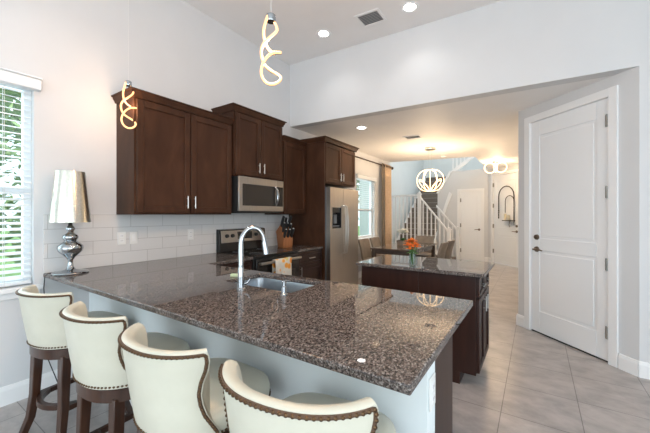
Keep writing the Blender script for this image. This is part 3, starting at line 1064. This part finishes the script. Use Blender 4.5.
# ------------------------------------------------------------------ bar stools
def superell(a, b, n, z, e=3.0, y0=0):
    pts = []
    for i in range(n):
        th = 2 * PI * i / n
        c_, s_ = math.cos(th), math.sin(th)
        pts.append((a * math.copysign(abs(c_) ** (2 / e), c_), y0 + b * math.copysign(abs(s_) ** (2 / e), s_), z))
    return pts
def make_stool(label, loc, rz):
    t = thing('bar_stool', label, 'bar stool', loc, rz, 'cream leather bar stools along the peninsula')
    # seat cushion
    k = MB()
    n = 40
    k.loft([superell(.220, .205, n, .585, 3.2, .012), superell(.231, .214, n, .60, 3.2, .012), superell(.234, .217, n, .63, 3.2, .012), superell(.228, .211, n, .655, 3.2, .012), superell(.195, .18, n, .672, 3.0, .012), superell(.12, .11, n, .680, 2.6, .012), superell(.04, .04, n, .682, 2.2, .012)])
    k.build('seat', M['leather'], t, angle=80)
    # wooden apron
    k = MB()
    k.loft([superell(.218, .222, n, .520, 2.4, -.006), superell(.232, .236, n, .526, 2.4, -.006), superell(.232, .236, n, .582, 2.4, -.006), superell(.222, .226, n, .588, 2.4, -.006)])
    k.build('apron', M['leg'], t, angle=50)
    # back shell
    ZT = .91
    zs = [.588, .605, .63, .66, .69, .73, .77, .81, .85, .88, .90, ZT]
    pm = [68, 66, 63, 59.5, 56, 53.5, 52.5, 54, 57, 58, 57.5, 56.5]
    def phim(z):
        for i in range(len(zs) - 1):
            if z <= zs[i + 1]:
                u = (z - zs[i]) / (zs[i + 1] - zs[i])
                return rad(pm[i] + (pm[i + 1] - pm[i]) * u)
        return rad(pm[-1])
    def pt(phi, z, off):
        q = (z - .588) / (ZT - .588)
        r = .243 + .042 * q ** .8 - off
        sh = -.005 * q
        e = 2.25
        c_, s_ = math.sin(phi), -math.cos(phi)
        sc_ = 1 / ((abs(c_) ** e + abs(s_) ** e) ** (1 / e))
        return Vector((r * c_ * sc_, r * 1.02 * s_ * sc_ + sh, z))
    NU = 33
    cols = []
    for i in range(NU):
        u = -1 + 2 * i / (NU - 1)
        ring = []
        for z in zs:
            ring.append(pt(u * phim(z), z, 0))
        ring.append(pt(u * phim(ZT) * .995, ZT + .007, .006))
        ring.append(pt(u * phim(ZT) * .99, ZT + .011, .020))
        ring.append(pt(u * phim(ZT) * .985, ZT + .005, .035))
        for z in zs[::-1]:
            q = (z - .588) / (ZT - .588)
            ring.append(pt(u * phim(z) * .985, z, .040 + .014 * math.sin(PI * q)))
        cols.append(ring)
    k = MB()
    k.loft(cols, closed=True)
    k.build('backrest', M['leather'], t, angle=75)
    # piping and nail heads along the rim, front edges and bottom
    path = []
    for i in range(len(zs) - 1):
        z = zs[i]
        path.append((-1, z))
    dense = []
    for s_ in (-1, 1):
        e = []
        z = .600
        while z < ZT - .005:
            e.append((s_ * (phim(z) - rad(2.0)), z))
            z += .004
        dense.append(e)
    topz = ZT - .003
    topl = []
    pm_ = phim(topz) - rad(2.0)
    for i in range(121):
        topl.append((-pm_ + 2 * pm_ * i / 120, topz))
    full = dense[0] + topl + dense[1][::-1]
    P = [pt(a, z, -.0005) for a, z in full]
    def resample(P, d):
        out = [P[0]]
        acc = 0
        for a, b_ in zip(P, P[1:]):
            L_ = (b_ - a).length
            while L_ > 0 and acc + L_ >= d:
                a = a + (b_ - a) * ((d - acc) / L_)
                out.append(a)
                L_ = (b_ - a).length
                acc = 0
            acc += L_
        return out
    k = MB()
    k.tube(resample(P, .012), .0062, 6)
    k.build('piping', M['piping'], t)
    k = MB()
    for p in resample(P, .0165):
        d_ = Vector((p.x, p.y, 0)).normalized()
        k.ball(p + d_ * .0045, .0060, 6, 4)
    bot = [pt(rad(-64 + 128 * i / 80), .600, -.0005) for i in range(81)]
    for p in resample(bot, .0165):
        d_ = Vector((p.x, p.y, 0)).normalized()
        k.ball(p + d_ * .001, .0055, 6, 4)
    ring = [Vector(p) for p in superell(.233, .216, 80, .600, 3.2, .012)]
    for p in resample(ring + [ring[0]], .0165):
        if p.y > -.10:
            d_ = Vector((p.x, p.y, 0)).normalized()
            k.ball(p, .0055, 6, 4)
    k.build('nailhead_trim', M['bronze'], t)
    # legs
    for sx in (-1, 1):
        for sy in (-1, 1):
            k = MB()
            y_out = 1.0 if sy < 0 else .9
            k.tube([(sx * .158, sy * .165 * y_out, .54), (sx * .162, sy * .170 * y_out, .40), (sx * .168, sy * .176 * y_out, .24), (sx * .180, sy * .192 * y_out, .10), (sx * .200, sy * .222 * y_out, .0)], [.036, .034, .031, .028, .026], 4, twist=PI / 4)
            k.build('leg', M['leg'], t, bevel=.004)
    k = MB()
    arc = []
    for i in range(13):
        a = -PI * .80 + PI * .60 * i / 12
        arc.append((.20 * math.cos(a), .03 + .20 * math.sin(a) * 1.18, .225))
    k.tube(arc, .022, 4, twist=PI / 4)
    k.build('stretcher', M['leg'], t, bevel=.003)
    for sx in (-1, 1):
        k = MB()
        k.tube([(sx * .168, -.155, .225), (sx * .168, .155, .225)], .021, 4, twist=PI / 4)
        k.build('stretcher', M['leg'], t, bevel=.003)
    k = MB()
    k.tube([(-.168, .158, .20), (.168, .158, .20)], .024, 4, twist=PI / 4)
    k.build('footrest', M['leg'], t, bevel=.003)
    return t
s0 = make_stool('cream leather bar stool nearest the window, below the table lamp', (.685, .845, 0), rad(8))
copy_thing(s0, (1.43, .835, 0), rad(2), 'second cream bar stool from the window, with reddish brown wooden legs in view')
copy_thing(s0, (2.03, .83, 0), rad(0), 'third cream bar stool from the window, directly left of the frontmost stool')
copy_thing(s0, (2.60, .845, 0), rad(7), 'frontmost cream bar stool by the free end of the bar, only its top in view')

# ------------------------------------------------------------------ ceiling fixtures
def pendant(label, loc, rz):
    t = thing('spiral_pendant', label, 'pendant lamp', loc, rz, 'spiral LED pendants above the bar')
    zc = CE(loc[0]) - loc[2]
    k = MB()
    k.cyl((0, 0, .40), (0, 0, zc), .0012, n=6)
    k.build('cable', M['white'], t)
    MB().lathe([(.055, zc - .025), (.06, zc - .02), (.06, zc - .001), (0, zc - .001)], 24).build('canopy', M['chrome'], t)
    k = MB()
    k.lathe([(0, .36), (.024, .36), (.026, .365), (.026, .395), (.020, .40), (0, .40)], 20)
    k.build('cap', M['chrome'], t)
    s = .0011
    def P(px, py, d):
        return ((px - 108) * s, d, (395 - py) * s * 1.08 - .012)
    A = [P(92, 62, -.012), P(84, 90, -.022), P(75, 125, -.03), P(72, 150, -.022), P(78, 178, .0), P(95, 200, .022), P(115, 212, .03), P(128, 218, .03)]
    B = [P(122, 70, .01), P(136, 105, -.005), P(138, 130, -.02), P(122, 155, -.035), P(98, 178, -.04), P(72, 200, -.03), P(60, 225, -.008), P(64, 250, .02), P(80, 275, .04), P(105, 290, .05), P(130, 302, .05), P(150, 320, .03), P(157, 345, .0), P(142, 372, -.025), P(112, 388, -.04), P(82, 378, -.035), P(64, 350, -.03), P(62, 318, -.035), P(76, 285, -.045), P(100, 258, -.05), P(128, 243, -.045), P(158, 237, -.035)]
    def smooth(C, n=5):
        V = [Vector(c) for c in C]
        out = []
        for i in range(len(V) - 1):
            p0, p1, p2, p3 = V[max(i - 1, 0)], V[i], V[i + 1], V[min(i + 2, len(V) - 1)]
            for q in range(n):
                u = q / n
                out.append(.5 * ((2 * p1) + (p2 - p0) * u + (2 * p0 - 5 * p1 + 4 * p2 - p3) * u * u + (3 * p1 - p0 - 3 * p2 + p3) * u ** 3))
        out.append(V[-1])
        return out
    for C in (A, B):
        q = smooth(C)
        k = MB()
        k.tube([(p.x, p.y + .007, p.z) for p in q], .0070, 6)
        o = k.build('spiral_arm', M['chrome'], t)
        k = MB()
        k.tube([tuple(p) for p in q], .0070, 8)
        k.build('led_strip', M['ledwarm'], o)
    l = add_light('pendant_glow', 'POINT', (loc[0], loc[1], loc[2] + .2), (0, 0, 0), 42, (1, .58, .31), shadow_soft_size=.09)
    return t
p1 = pendant('glowing spiral LED pendant nearer the camera, hanging above the middle of the bar', (1.955, 1.30, 2.085), rad(43))
copy_thing(p1, (.325, 1.30, 2.095), rad(72), 'glowing spiral LED pendant hanging in front of the wide wall cabinet')
add_light('pendant_glow', 'POINT', (.325, 1.30, 2.30), (0, 0, 0), 6, (1, .60, .34), shadow_soft_size=.09)
for c_ in bpy.data.objects:
    if c_.parent and c_.parent.location.x < .4 and c_.parent.name.startswith('spiral_pendant') and c_.name.startswith('canopy'):
        c_.location.z = .05

def downlight(loc, label, power, col, group='recessed ceiling lights', slope=.04):
    t = thing('recessed_light', label, 'ceiling light', loc, 0, group)
    t.rotation_euler = (0, math.atan(slope), 0)
    MB().lathe([(.062, -.001), (.075, -.004), (.092, -.007), (.095, -.003), (.095, 0), (.062, 0)], 32).build('trim_ring', M['downtrim'], t)
    MB().lathe([(0, -.003), (.062, -.003), (.062, -.0005), (0, -.0005)], 32).build('lens', M['down'], t)
    l = bpy.data.lights.new('downlight_beam', 'SPOT')
    l.energy = power
    l.color = col
    l.spot_size = rad(125)
    l.spot_blend = .7
    l.shadow_soft_size = .06
    o = bpy.data.objects.new('downlight_beam', l)
    COL.objects.link(o)
    o.location = (loc[0], loc[1], loc[2] - .03)
    return t
WW = (1, .97, .92)
downlight((.955, 3.31, CE(.955)), 'left of the two recessed lights in the high ceiling', 9, WW)
downlight((2.05, 3.35, CE(2.05)), 'right of the two recessed lights in the high ceiling, cut by the top edge', 9, WW)
downlight((.94, 4.38, SO(.94)), 'recessed light in the lowered ceiling before the fridge cabinet', 22, (1, .78, .52), None, .028)
for x_, y_ in ((.95, .6), (2.6, .6), (4.6, 1.4), (4.6, -1.4)):
    l = add_light('room_fill_spot', 'SPOT', (x_, y_, CE(x_) - .03), (0, 0, 0), 24, WW, spot_size=rad(125), spot_blend=.7, shadow_soft_size=.06)  # unseen spots without fixtures, added only to light the room

def vent(loc, label, sx, sy, slope):
    t = thing('ceiling_vent', label, 'vent', loc, 0)
    t.rotation_euler = (0, math.atan(slope), 0)
    k = MB()
    k.cells([-sx, -sx + .03, sx - .03, sx], [-sy, -sy + .03, sy - .03, sy], lambda x, y: abs(x) > sx - .03 or abs(y) > sy - .03, -.010, -.001)
    k.build('frame', M['trim'], t, bevel=.003)
    k = MB()
    y = -sy + .035
    while y < sy - .03:
        k.poly([(-sx + .03, y, -.009), (-sx + .03, y + .016, -.003), (-sx + .03, y + .016, -.0015), (-sx + .03, y, -.0075)], (2 * sx - .06, 0, 0))
        y += .026
    k.build('louvers', M['louver'], t, smooth=False)
    MB().box(-sx + .03, -sy + .03, -.0012, sx - .03, sy - .03, -.0006).build('duct', M['grey'], t)
    return t
vent((1.605, 3.31, CE(1.605)), 'white louvered air vent in the high ceiling', .15, .13, .04)
vent((1.43, 5.33, SO(1.43)), 'small louvered air vent in the lowered dining ceiling', .15, .10, .028)
sd = MB().lathe([(0, -.035), (.045, -.035), (.06, -.02), (.065, -.001), (0, -.001)], 28).build('smoke_detector', M['white'])
sd.location = (1.43, 7.45, SO(1.43))
tag(sd, 'round white smoke detector on the lowered ceiling', 'smoke detector')

# globe chandelier over the dining table
GX, GY, GZ = 1.43, 6.40, 2.05
t = thing('globe_chandelier', 'glowing open globe chandelier of looping bands over the dining table', 'chandelier', (GX, GY, GZ))
zc = SO(GX) - GZ
MB().lathe([(0, zc - .04), (.10, zc - .04), (.105, zc - .035), (.105, zc - .002), (0, zc - .002)], 28).build('canopy', M['nickel'], t)
k = MB()
for dx in (-.03, .03):
    k.cyl((dx, 0, .21), (dx, 0, zc - .04), .0015, n=6)
k.build('cable', M['nickel'], t)
MB().lathe([(0, .205), (.045, .208), (.045, .222), (0, .228)], 20).build('top_hub', M['nickel'], t)
MB().lathe([(0, -.226), (.035, -.226), (.035, -.212), (0, -.21)], 20).build('bottom_hub', M['nickel'], t)
for off in (0, 30, -30, 90, -90, 150, -150, 180):
    an = rad(-75 + off)
    pts = []
    for q in range(17):
        b_ = -PI / 2 + PI * q / 16
        r_ = .02 + .235 * math.cos(b_) ** .8 if q not in (0, 16) else .02
        pts.append((r_ * math.cos(an), r_ * math.sin(an), .215 * math.sin(b_)))
    MB().tube(pts, .0050, 6).build('light_band', M['globe'], t)
for off in (52, -52, 128, -128):
    an = rad(-75 + off)
    pts = []
    for q in range(17):
        u = q / 16
        a2 = an + (u - .5) * 1.5
        r_ = .02 + .225 * math.sin(PI * u) ** .6
        pts.append((r_ * math.cos(a2), r_ * math.sin(a2), -.21 + .22 * math.sin(PI * u)))
    MB().tube(pts, .0046, 6).build('light_band', M['globe'], t)
add_light('chandelier_uplight', 'SPOT', (GX, GY, GZ - .12), (PI, 0, 0), 90, (1, .72, .45), spot_size=rad(172), spot_blend=.3, shadow_soft_size=.22)
WARM = (1, .70, .42)
for x_, y_ in ((.9, 5.0), (2.2, 5.6), (1.2, 7.2), (2.6, 7.4)):
    add_light('dining_fill_spot', 'SPOT', (x_, y_, SO(x_) - .03), (0, 0, 0), 24, (1, .72, .45), spot_size=rad(140), spot_blend=.8, shadow_soft_size=.06)  # spots without fixtures, added to light the dining area
# looped entry ceiling light
EXL, EYL = 2.36, 8.75
t = thing('entry_ceiling_light', 'glowing looped ring light on the ceiling before the front door', 'ceiling light', (EXL, EYL, SO(EXL)))
MB().lathe([(0, -.03), (.07, -.03), (.08, -.02), (.08, -.003), (0, -.003)], 24).build('canopy', M['chrome'], t)
for dx, tl, r_ in ((-.12, .35, .13), (.12, -.35, .125), (0, 1.2, .11)):
    ux, uy = math.cos(tl + .1), math.sin(tl + .1)
    pts = []
    for q in range(24):
        a = 2 * PI * q / 24
        pts.append((dx + r_ * math.cos(a) * ux, dx * .1 + r_ * math.cos(a) * uy, -.155 + r_ * .95 * math.sin(a)))
    MB().tube(pts, .0075, 6, loop=True).build('light_ring', M['ring'], t)
add_light('entry_glow', 'POINT', (EXL, EYL, SO(EXL) - .25), (0, 0, 0), 34, WARM, shadow_soft_size=.12)

# ------------------------------------------------------------------ dining area
# curtain
def curtain(label, y0, y1, m, x=.085, folds=5):
    t = thing('curtain', label, 'curtain', (x, y0, 0.012), 0)
    k = MB()
    n = folds * 10
    rows = []
    for zz, amp in ((0, .030), (1.2, .026), (2.3, .022), (2.60, .020)):
        rows.append([(amp * math.sin(i / n * folds * 2 * PI), (y1 - y0) * i / n, zz) for i in range(n + 1)])
    k.loft(rows, closed=False)
    o = k.build('fabric', m, t, angle=80)
    s_ = o.modifiers.new('solid', 'SOLIDIFY')
    s_.thickness = .004
    k = MB()
    for i in range(folds * 2):
        yy = (y1 - y0) * (i + .5) / (folds * 2)
        pts = [(.029 * math.cos(q * PI / 6), yy, 2.555 + .029 * math.sin(q * PI / 6)) for q in range(12)]
        k.tube(pts, .005, 6, loop=True)
    k.build('grommets', M['rodm'], t)
    return t
curtain('floor-length tan curtain at the right end of the dining window rod', 7.30, 7.72, M['curtain'])
curtain('narrow shaded fold of the tan curtain, painted grey-brown, towards the window', 7.12, 7.26, M['curtainshade'], folds=2)
t = thing('curtain_rod', 'dark bronze curtain rod above the dining window', 'curtain rod', (.085, 6.5, 2.567))
MB().cyl((0, -1.3, 0), (0, 1.26, 0), .014, n=12).build('rod', M['rodm'], t)
for yy in (-1.32, 1.28):
    k = MB()
    k.tube([(0, yy - .03, 0), (0, yy - .015, 0), (0, yy, 0), (0, yy + .02, 0), (0, yy + .04, 0)], [.02, .034, .038, .03, .012], 14)
    k.build('finial', M['rodm'], t)
for yy in (-1.0, 1.24):
    k = MB()
    k.box(-.086, yy - .012, -.04, -.078, yy + .012, .04)
    k.box(-.08, yy - .008, -.012, .01, yy + .008, -.002)
    k.build('bracket', M['rodm'], t)
# table
TX, TY = 1.0, 6.20
t = thing('dining_table', 'dark dining table under the globe chandelier', 'table', (TX, TY, 0))
MB().box(-.40, -.80, .72, .40, .80, .75).build('tabletop', M['tablew'], t, bevel=.004)
for sx in (-1, 1):
    for sy in (-1, 1):
        MB().box(sx * .35 - .035, sy * .74 - .035, 0, sx * .35 + .035, sy * .74 + .035, .72).build('leg', M['tablew'], t, bevel=.004)
k = MB()
k.cells([-.36, -.34, .34, .36], [-.75, -.73, .73, .75], lambda x, y: abs(x) > .34 or abs(y) > .73, .64, .7195)
k.build('apron', M['tablew'], t)
t = thing('flower_planter', 'white flowers in a low dark planter on the dining table', 'flowers', (.90, 6.30, .7502))
MB().cells([-.06, -.052, .052, .06], [-.16, -.152, .152, .16], lambda x, y: abs(x) > .052 or abs(y) > .152, .0, .10).build('planter', M['chair'], t)
MB().box(-.052, -.152, .0, .052, .152, .085).build('soil', M['bark'], t)
k = MB()
for i in range(14):
    an = i * 2.4
    petal(k, (random.uniform(-.03, .03), random.uniform(-.10, .10), .08), (math.cos(an), math.sin(an), 1.4), .13, .04, .4)
k.build('leaves', M['leaf'], t)
for i in range(9):
    c_ = Vector((random.uniform(-.07, .07), -.13 + .26 * i / 8, .24 + random.uniform(-.03, .05)))
    k = MB()
    for q in range(8):
        an = q * PI / 4
        petal(k, c_, (math.cos(an), math.sin(an), .4 + .5 * (q % 2)), .11, .08, .3)
    k.build('blossom', M['whitepetal'], t)
def make_chair(label, loc, rz):
    """dining chair facing +y"""
    t = thing('dining_chair', label, 'chair', loc, rz, 'taupe dining chairs around the table')
    k = MB()
    k.loft([superell(.21, .21, 24, .40, 4), superell(.225, .225, 24, .42, 4), superell(.225, .225, 24, .47, 4), superell(.20, .20, 24, .485, 4)])
    k.build('seat', M['chair'], t)
    k = MB()
    rows = []
    for zz, sh in ((.44, 0), (.58, -.02), (.70, -.045), (.82, -.08), (.865, -.095)):
        w_ = .215 if zz < .85 else .205
        rows.append([(-w_, -.215 + sh + .02, zz), (-w_ * .5, -.228 + sh, zz), (w_ * .5, -.228 + sh, zz), (w_, -.215 + sh + .02, zz), (w_, -.175 + sh + .02, zz), (w_ * .5, -.188 + sh, zz), (-w_ * .5, -.188 + sh, zz), (-w_, -.175 + sh + .02, zz)])
    k.loft(rows)
    k.build('backrest', M['chair'], t, bevel=.006)
    for sx in (-1, 1):
        for sy in (-1, 1):
            k = MB()
            k.tube([(sx * .18, sy * .18, .41), (sx * .19, sy * .195, 0)], [.026, .018], 4, twist=PI / 4)
            k.build('leg', M['tablew'], t)
    return t
ch = make_chair('taupe dining chair on the window side, nearer the kitchen', (.47, 5.90, 0), rad(-90))
copy_thing(ch, (.48, 6.42, 0), rad(-90), 'taupe dining chair on the window side, nearer the curtain')
copy_thing(ch, (1.53, 6.0, 0), rad(90), 'taupe dining chair on the hall side, nearer the kitchen')
copy_thing(ch, (1.53, 6.55, 0), rad(90), 'taupe dining chair on the hall side, nearer the stair')
copy_thing(ch, (1.0, 7.25, 0), rad(180), 'taupe dining chair at the far head of the table')

# ------------------------------------------------------------------ staircase
t = thing('staircase', 'carpeted staircase with white stringers rising behind the railing', 'staircase', (0, 9.25, 0))
MB().box(-.75, 0, 0, .60, .55, .34).build('landing', M['trim'], t, bevel=.003)
MB().box(-.75, -.02, .34, .60, .55, .36).build('landing_carpet', M['taupe'], t, bevel=.004)
k = MB()
nz = .36
for i in range(2):
    MB().box(.60 + .30 * i, 0, 0, .90 + .30 * i, .72, .24 - .12 * i).build('lower_step', M['taupe'], t, bevel=.006)
rise, run = .180, .2545
for i in range(14):
    y0 = .55 + run * i
    z1 = .36 + rise * (i + 1)
    MB().box(-.58, y0, z1 - rise, .56, y0 + run, z1 - .012).build('riser', M['taupe'], t)
    MB().box(-.58, y0 - .012, z1 - .012, .56, y0 + run, z1).build('tread', M['treadm'], t, bevel=.003)
sl = rise / run
for xx, nm in ((-.62, 'stringer'), (.56, 'stringer')):
    MB().poly([(xx, .45, 0), (xx, .45, .36), (xx, .55, .36 + .10), (xx, .55 + run * 14, .36 + rise * 14 + .10), (xx, .55 + run * 14, 0)], (.04, 0, 0)).build(nm, M['trim'], t)
# balustrade
t = thing('stair_railing', 'long white balustrade with square posts in front of the staircase', 'railing', (0, 9.15, 0))
def bal(mb, x, y, z0, z1, r=.016):
    mb.box(x - r, y - r, z0, x + r, y + r, z1)
MB().box(-.70, -.03, 1.90, .36, .03, 1.96).build('handrail', M['trim'], t, bevel=.008)
MB().poly([(.36, -.03, 1.88), (1.17, -.03, .86), (1.17, -.03, .93), (.36, -.03, 1.95)], (0, .06, 0)).build('handrail', M['trim'], t, bevel=.008)
MB().box(-.70, -.025, .46, .36, .025, .52).build('bottom_rail', M['trim'], t, bevel=.004)
MB().poly([(.36, -.028, .62), (1.17, -.028, .0), (1.17, -.028, .12), (.36, -.028, .76)], (0, .056, 0)).build('lower_rail', M['trim'], t, bevel=.004)
def newel(x, y, z0, z1, r=.045):
    k = MB()
    k.box(x - r, y - r, z0, x + r, y + r, z1 - .05)
    k.box(x - r - .012, y - r - .012, z1 - .05, x + r + .012, y + r + .012, z1 - .02)
    k.lathe([(.035, z1 - .02), (.045, z1), (.03, z1 + .025), (0, z1 + .03)], 16, (x, y, 0))
    k.build('newel_post', M['trim'], t, bevel=.004)
newel(.37, 0, .0, 2.0)
newel(1.19, 0, 0, .99)
newel(-.70, 0, .0, 2.0, .03)
for i in range(8):
    k = MB()
    bal(k, -.58 + .117 * i, 0, .52, 1.90)
    k.build('baluster', M['trim'], t)
for i in range(6):
    x = .48 + .115 * i
    k = MB()
    bal(k, x, 0, .68 - .78 * (x - .36), 1.90 - 1.26 * (x - .36))
    k.build('baluster', M['trim'], t)
t = thing('stair_railing', 'short white rail with newel post on the closet side of the stair foot', 'railing', (0, 9.15, 0))
newel(1.24, .90, 0, .99)
MB().poly([(.62, .87, 1.60), (1.22, .87, .88), (1.22, .87, .95), (.62, .87, 1.67)], (0, .06, 0)).build('handrail', M['trim'], t, bevel=.006)
for i in range(4):
    x = .72 + .125 * i
    k = MB()
    bal(k, x, .90, .02, 1.62 - 1.2 * (x - .62))
    k.build('baluster', M['trim'], t)
# wall handrail board along the closet wall
o = MB().poly([(.74, 0, 1.36), (.80, 0, 1.30), (1.05, 0, 2.00), (.97, 0, 2.06)], (0, .05, 0)).build('wall_handrail', M['trim'], bevel=.004)
o.location = (0, CW - .053, 0)
tag(o, 'short slanted white handrail on the closet wall beside the stair', 'handrail')
# upper floor balustrade
t = thing('landing_balustrade', 'white balustrade on the upper floor above the closet', 'railing', (1.0, 10.26, 2.70))
MB().poly([(.0, -.03, .0), (.20, -.03, 0), (.95, -.03, .62), (.95, -.03, .70)], (0, .06, 0)).build('sloped_curb', M['trim'], t, bevel=.004)
for i in range(8):
    k = MB()
    x = .06 + .11 * i
    bal(k, x, 0.0, max(.0, .72 * (x - .06)), 1.0, .014)
    k.build('baluster', M['trim'], t)
MB().box(-.02, -.03, 1.0, 1.0, .03, 1.06).build('handrail', M['trim'], t, bevel=.006)

# ------------------------------------------------------------------ outdoors
g = MB().box(-40, -30, -.5, -.9, 40, -.25).build('lawn', M['lawn'], smooth=False)
g['kind'] = 'structure'
g.name = 'ground'
def tree(label, loc, h, r, seed):
    rnd = random.Random(seed)
    t = thing('tree', label, 'tree', loc, 0, 'trees outside the windows')
    k = MB()
    k.tube([(0, 0, 0), (.05, .03, h * .3), (-.03, .05, h * .6), (0, 0, h * .9)], [.13, .11, .08, .03], 8)
    for i in range(6):
        a = i * 1.1
        z = h * (.35 + .08 * i)
        k.tube([(0, 0, z), (r * .4 * math.cos(a), r * .4 * math.sin(a), z + .4), (r * .75 * math.cos(a), r * .75 * math.sin(a), z + .9)], [.05, .035, .012], 6)
    k.build('trunk', M['bark'], t)
    k = MB()
    for i in range(1500):
        while True:
            p = Vector((rnd.uniform(-1, 1), rnd.uniform(-1, 1), rnd.uniform(-1, 1)))
            if .2 < p.length < 1 and math.sin(p.x * 5 + seed) + math.sin(p.y * 5.3) + math.sin(p.z * 6) > -.7:
                break
        c_ = Vector((p.x * r, p.y * r, h * .58 + p.z * h * .44))
        d_ = Vector((rnd.uniform(-1, 1), rnd.uniform(-1, 1), rnd.uniform(-.6, .6)))
        petal(k, c_, d_, rnd.uniform(.16, .30), .12, .3)
    o = k.build('foliage', M['foliage'], t)
    return t
tree('leafy green tree close outside the tall window by the bar stools', (-2.1, .1, -.25), 4.4, 1.25, 1)
tree('bushy tree farther back and left outside the tall window', (-4.9, -1.6, -.25), 5.2, 1.5, 2)
tree('bushy tree farther back and right outside the tall window', (-4.9, 1.9, -.25), 5.0, 1.5, 5)
tree('leafy tree close outside the dining window', (-2.2, 8.2, -.25), 4.2, 1.05, 3)
tree('tree farther back outside the dining window', (-5.3, 8.9, -.25), 5.0, 1.4, 4)
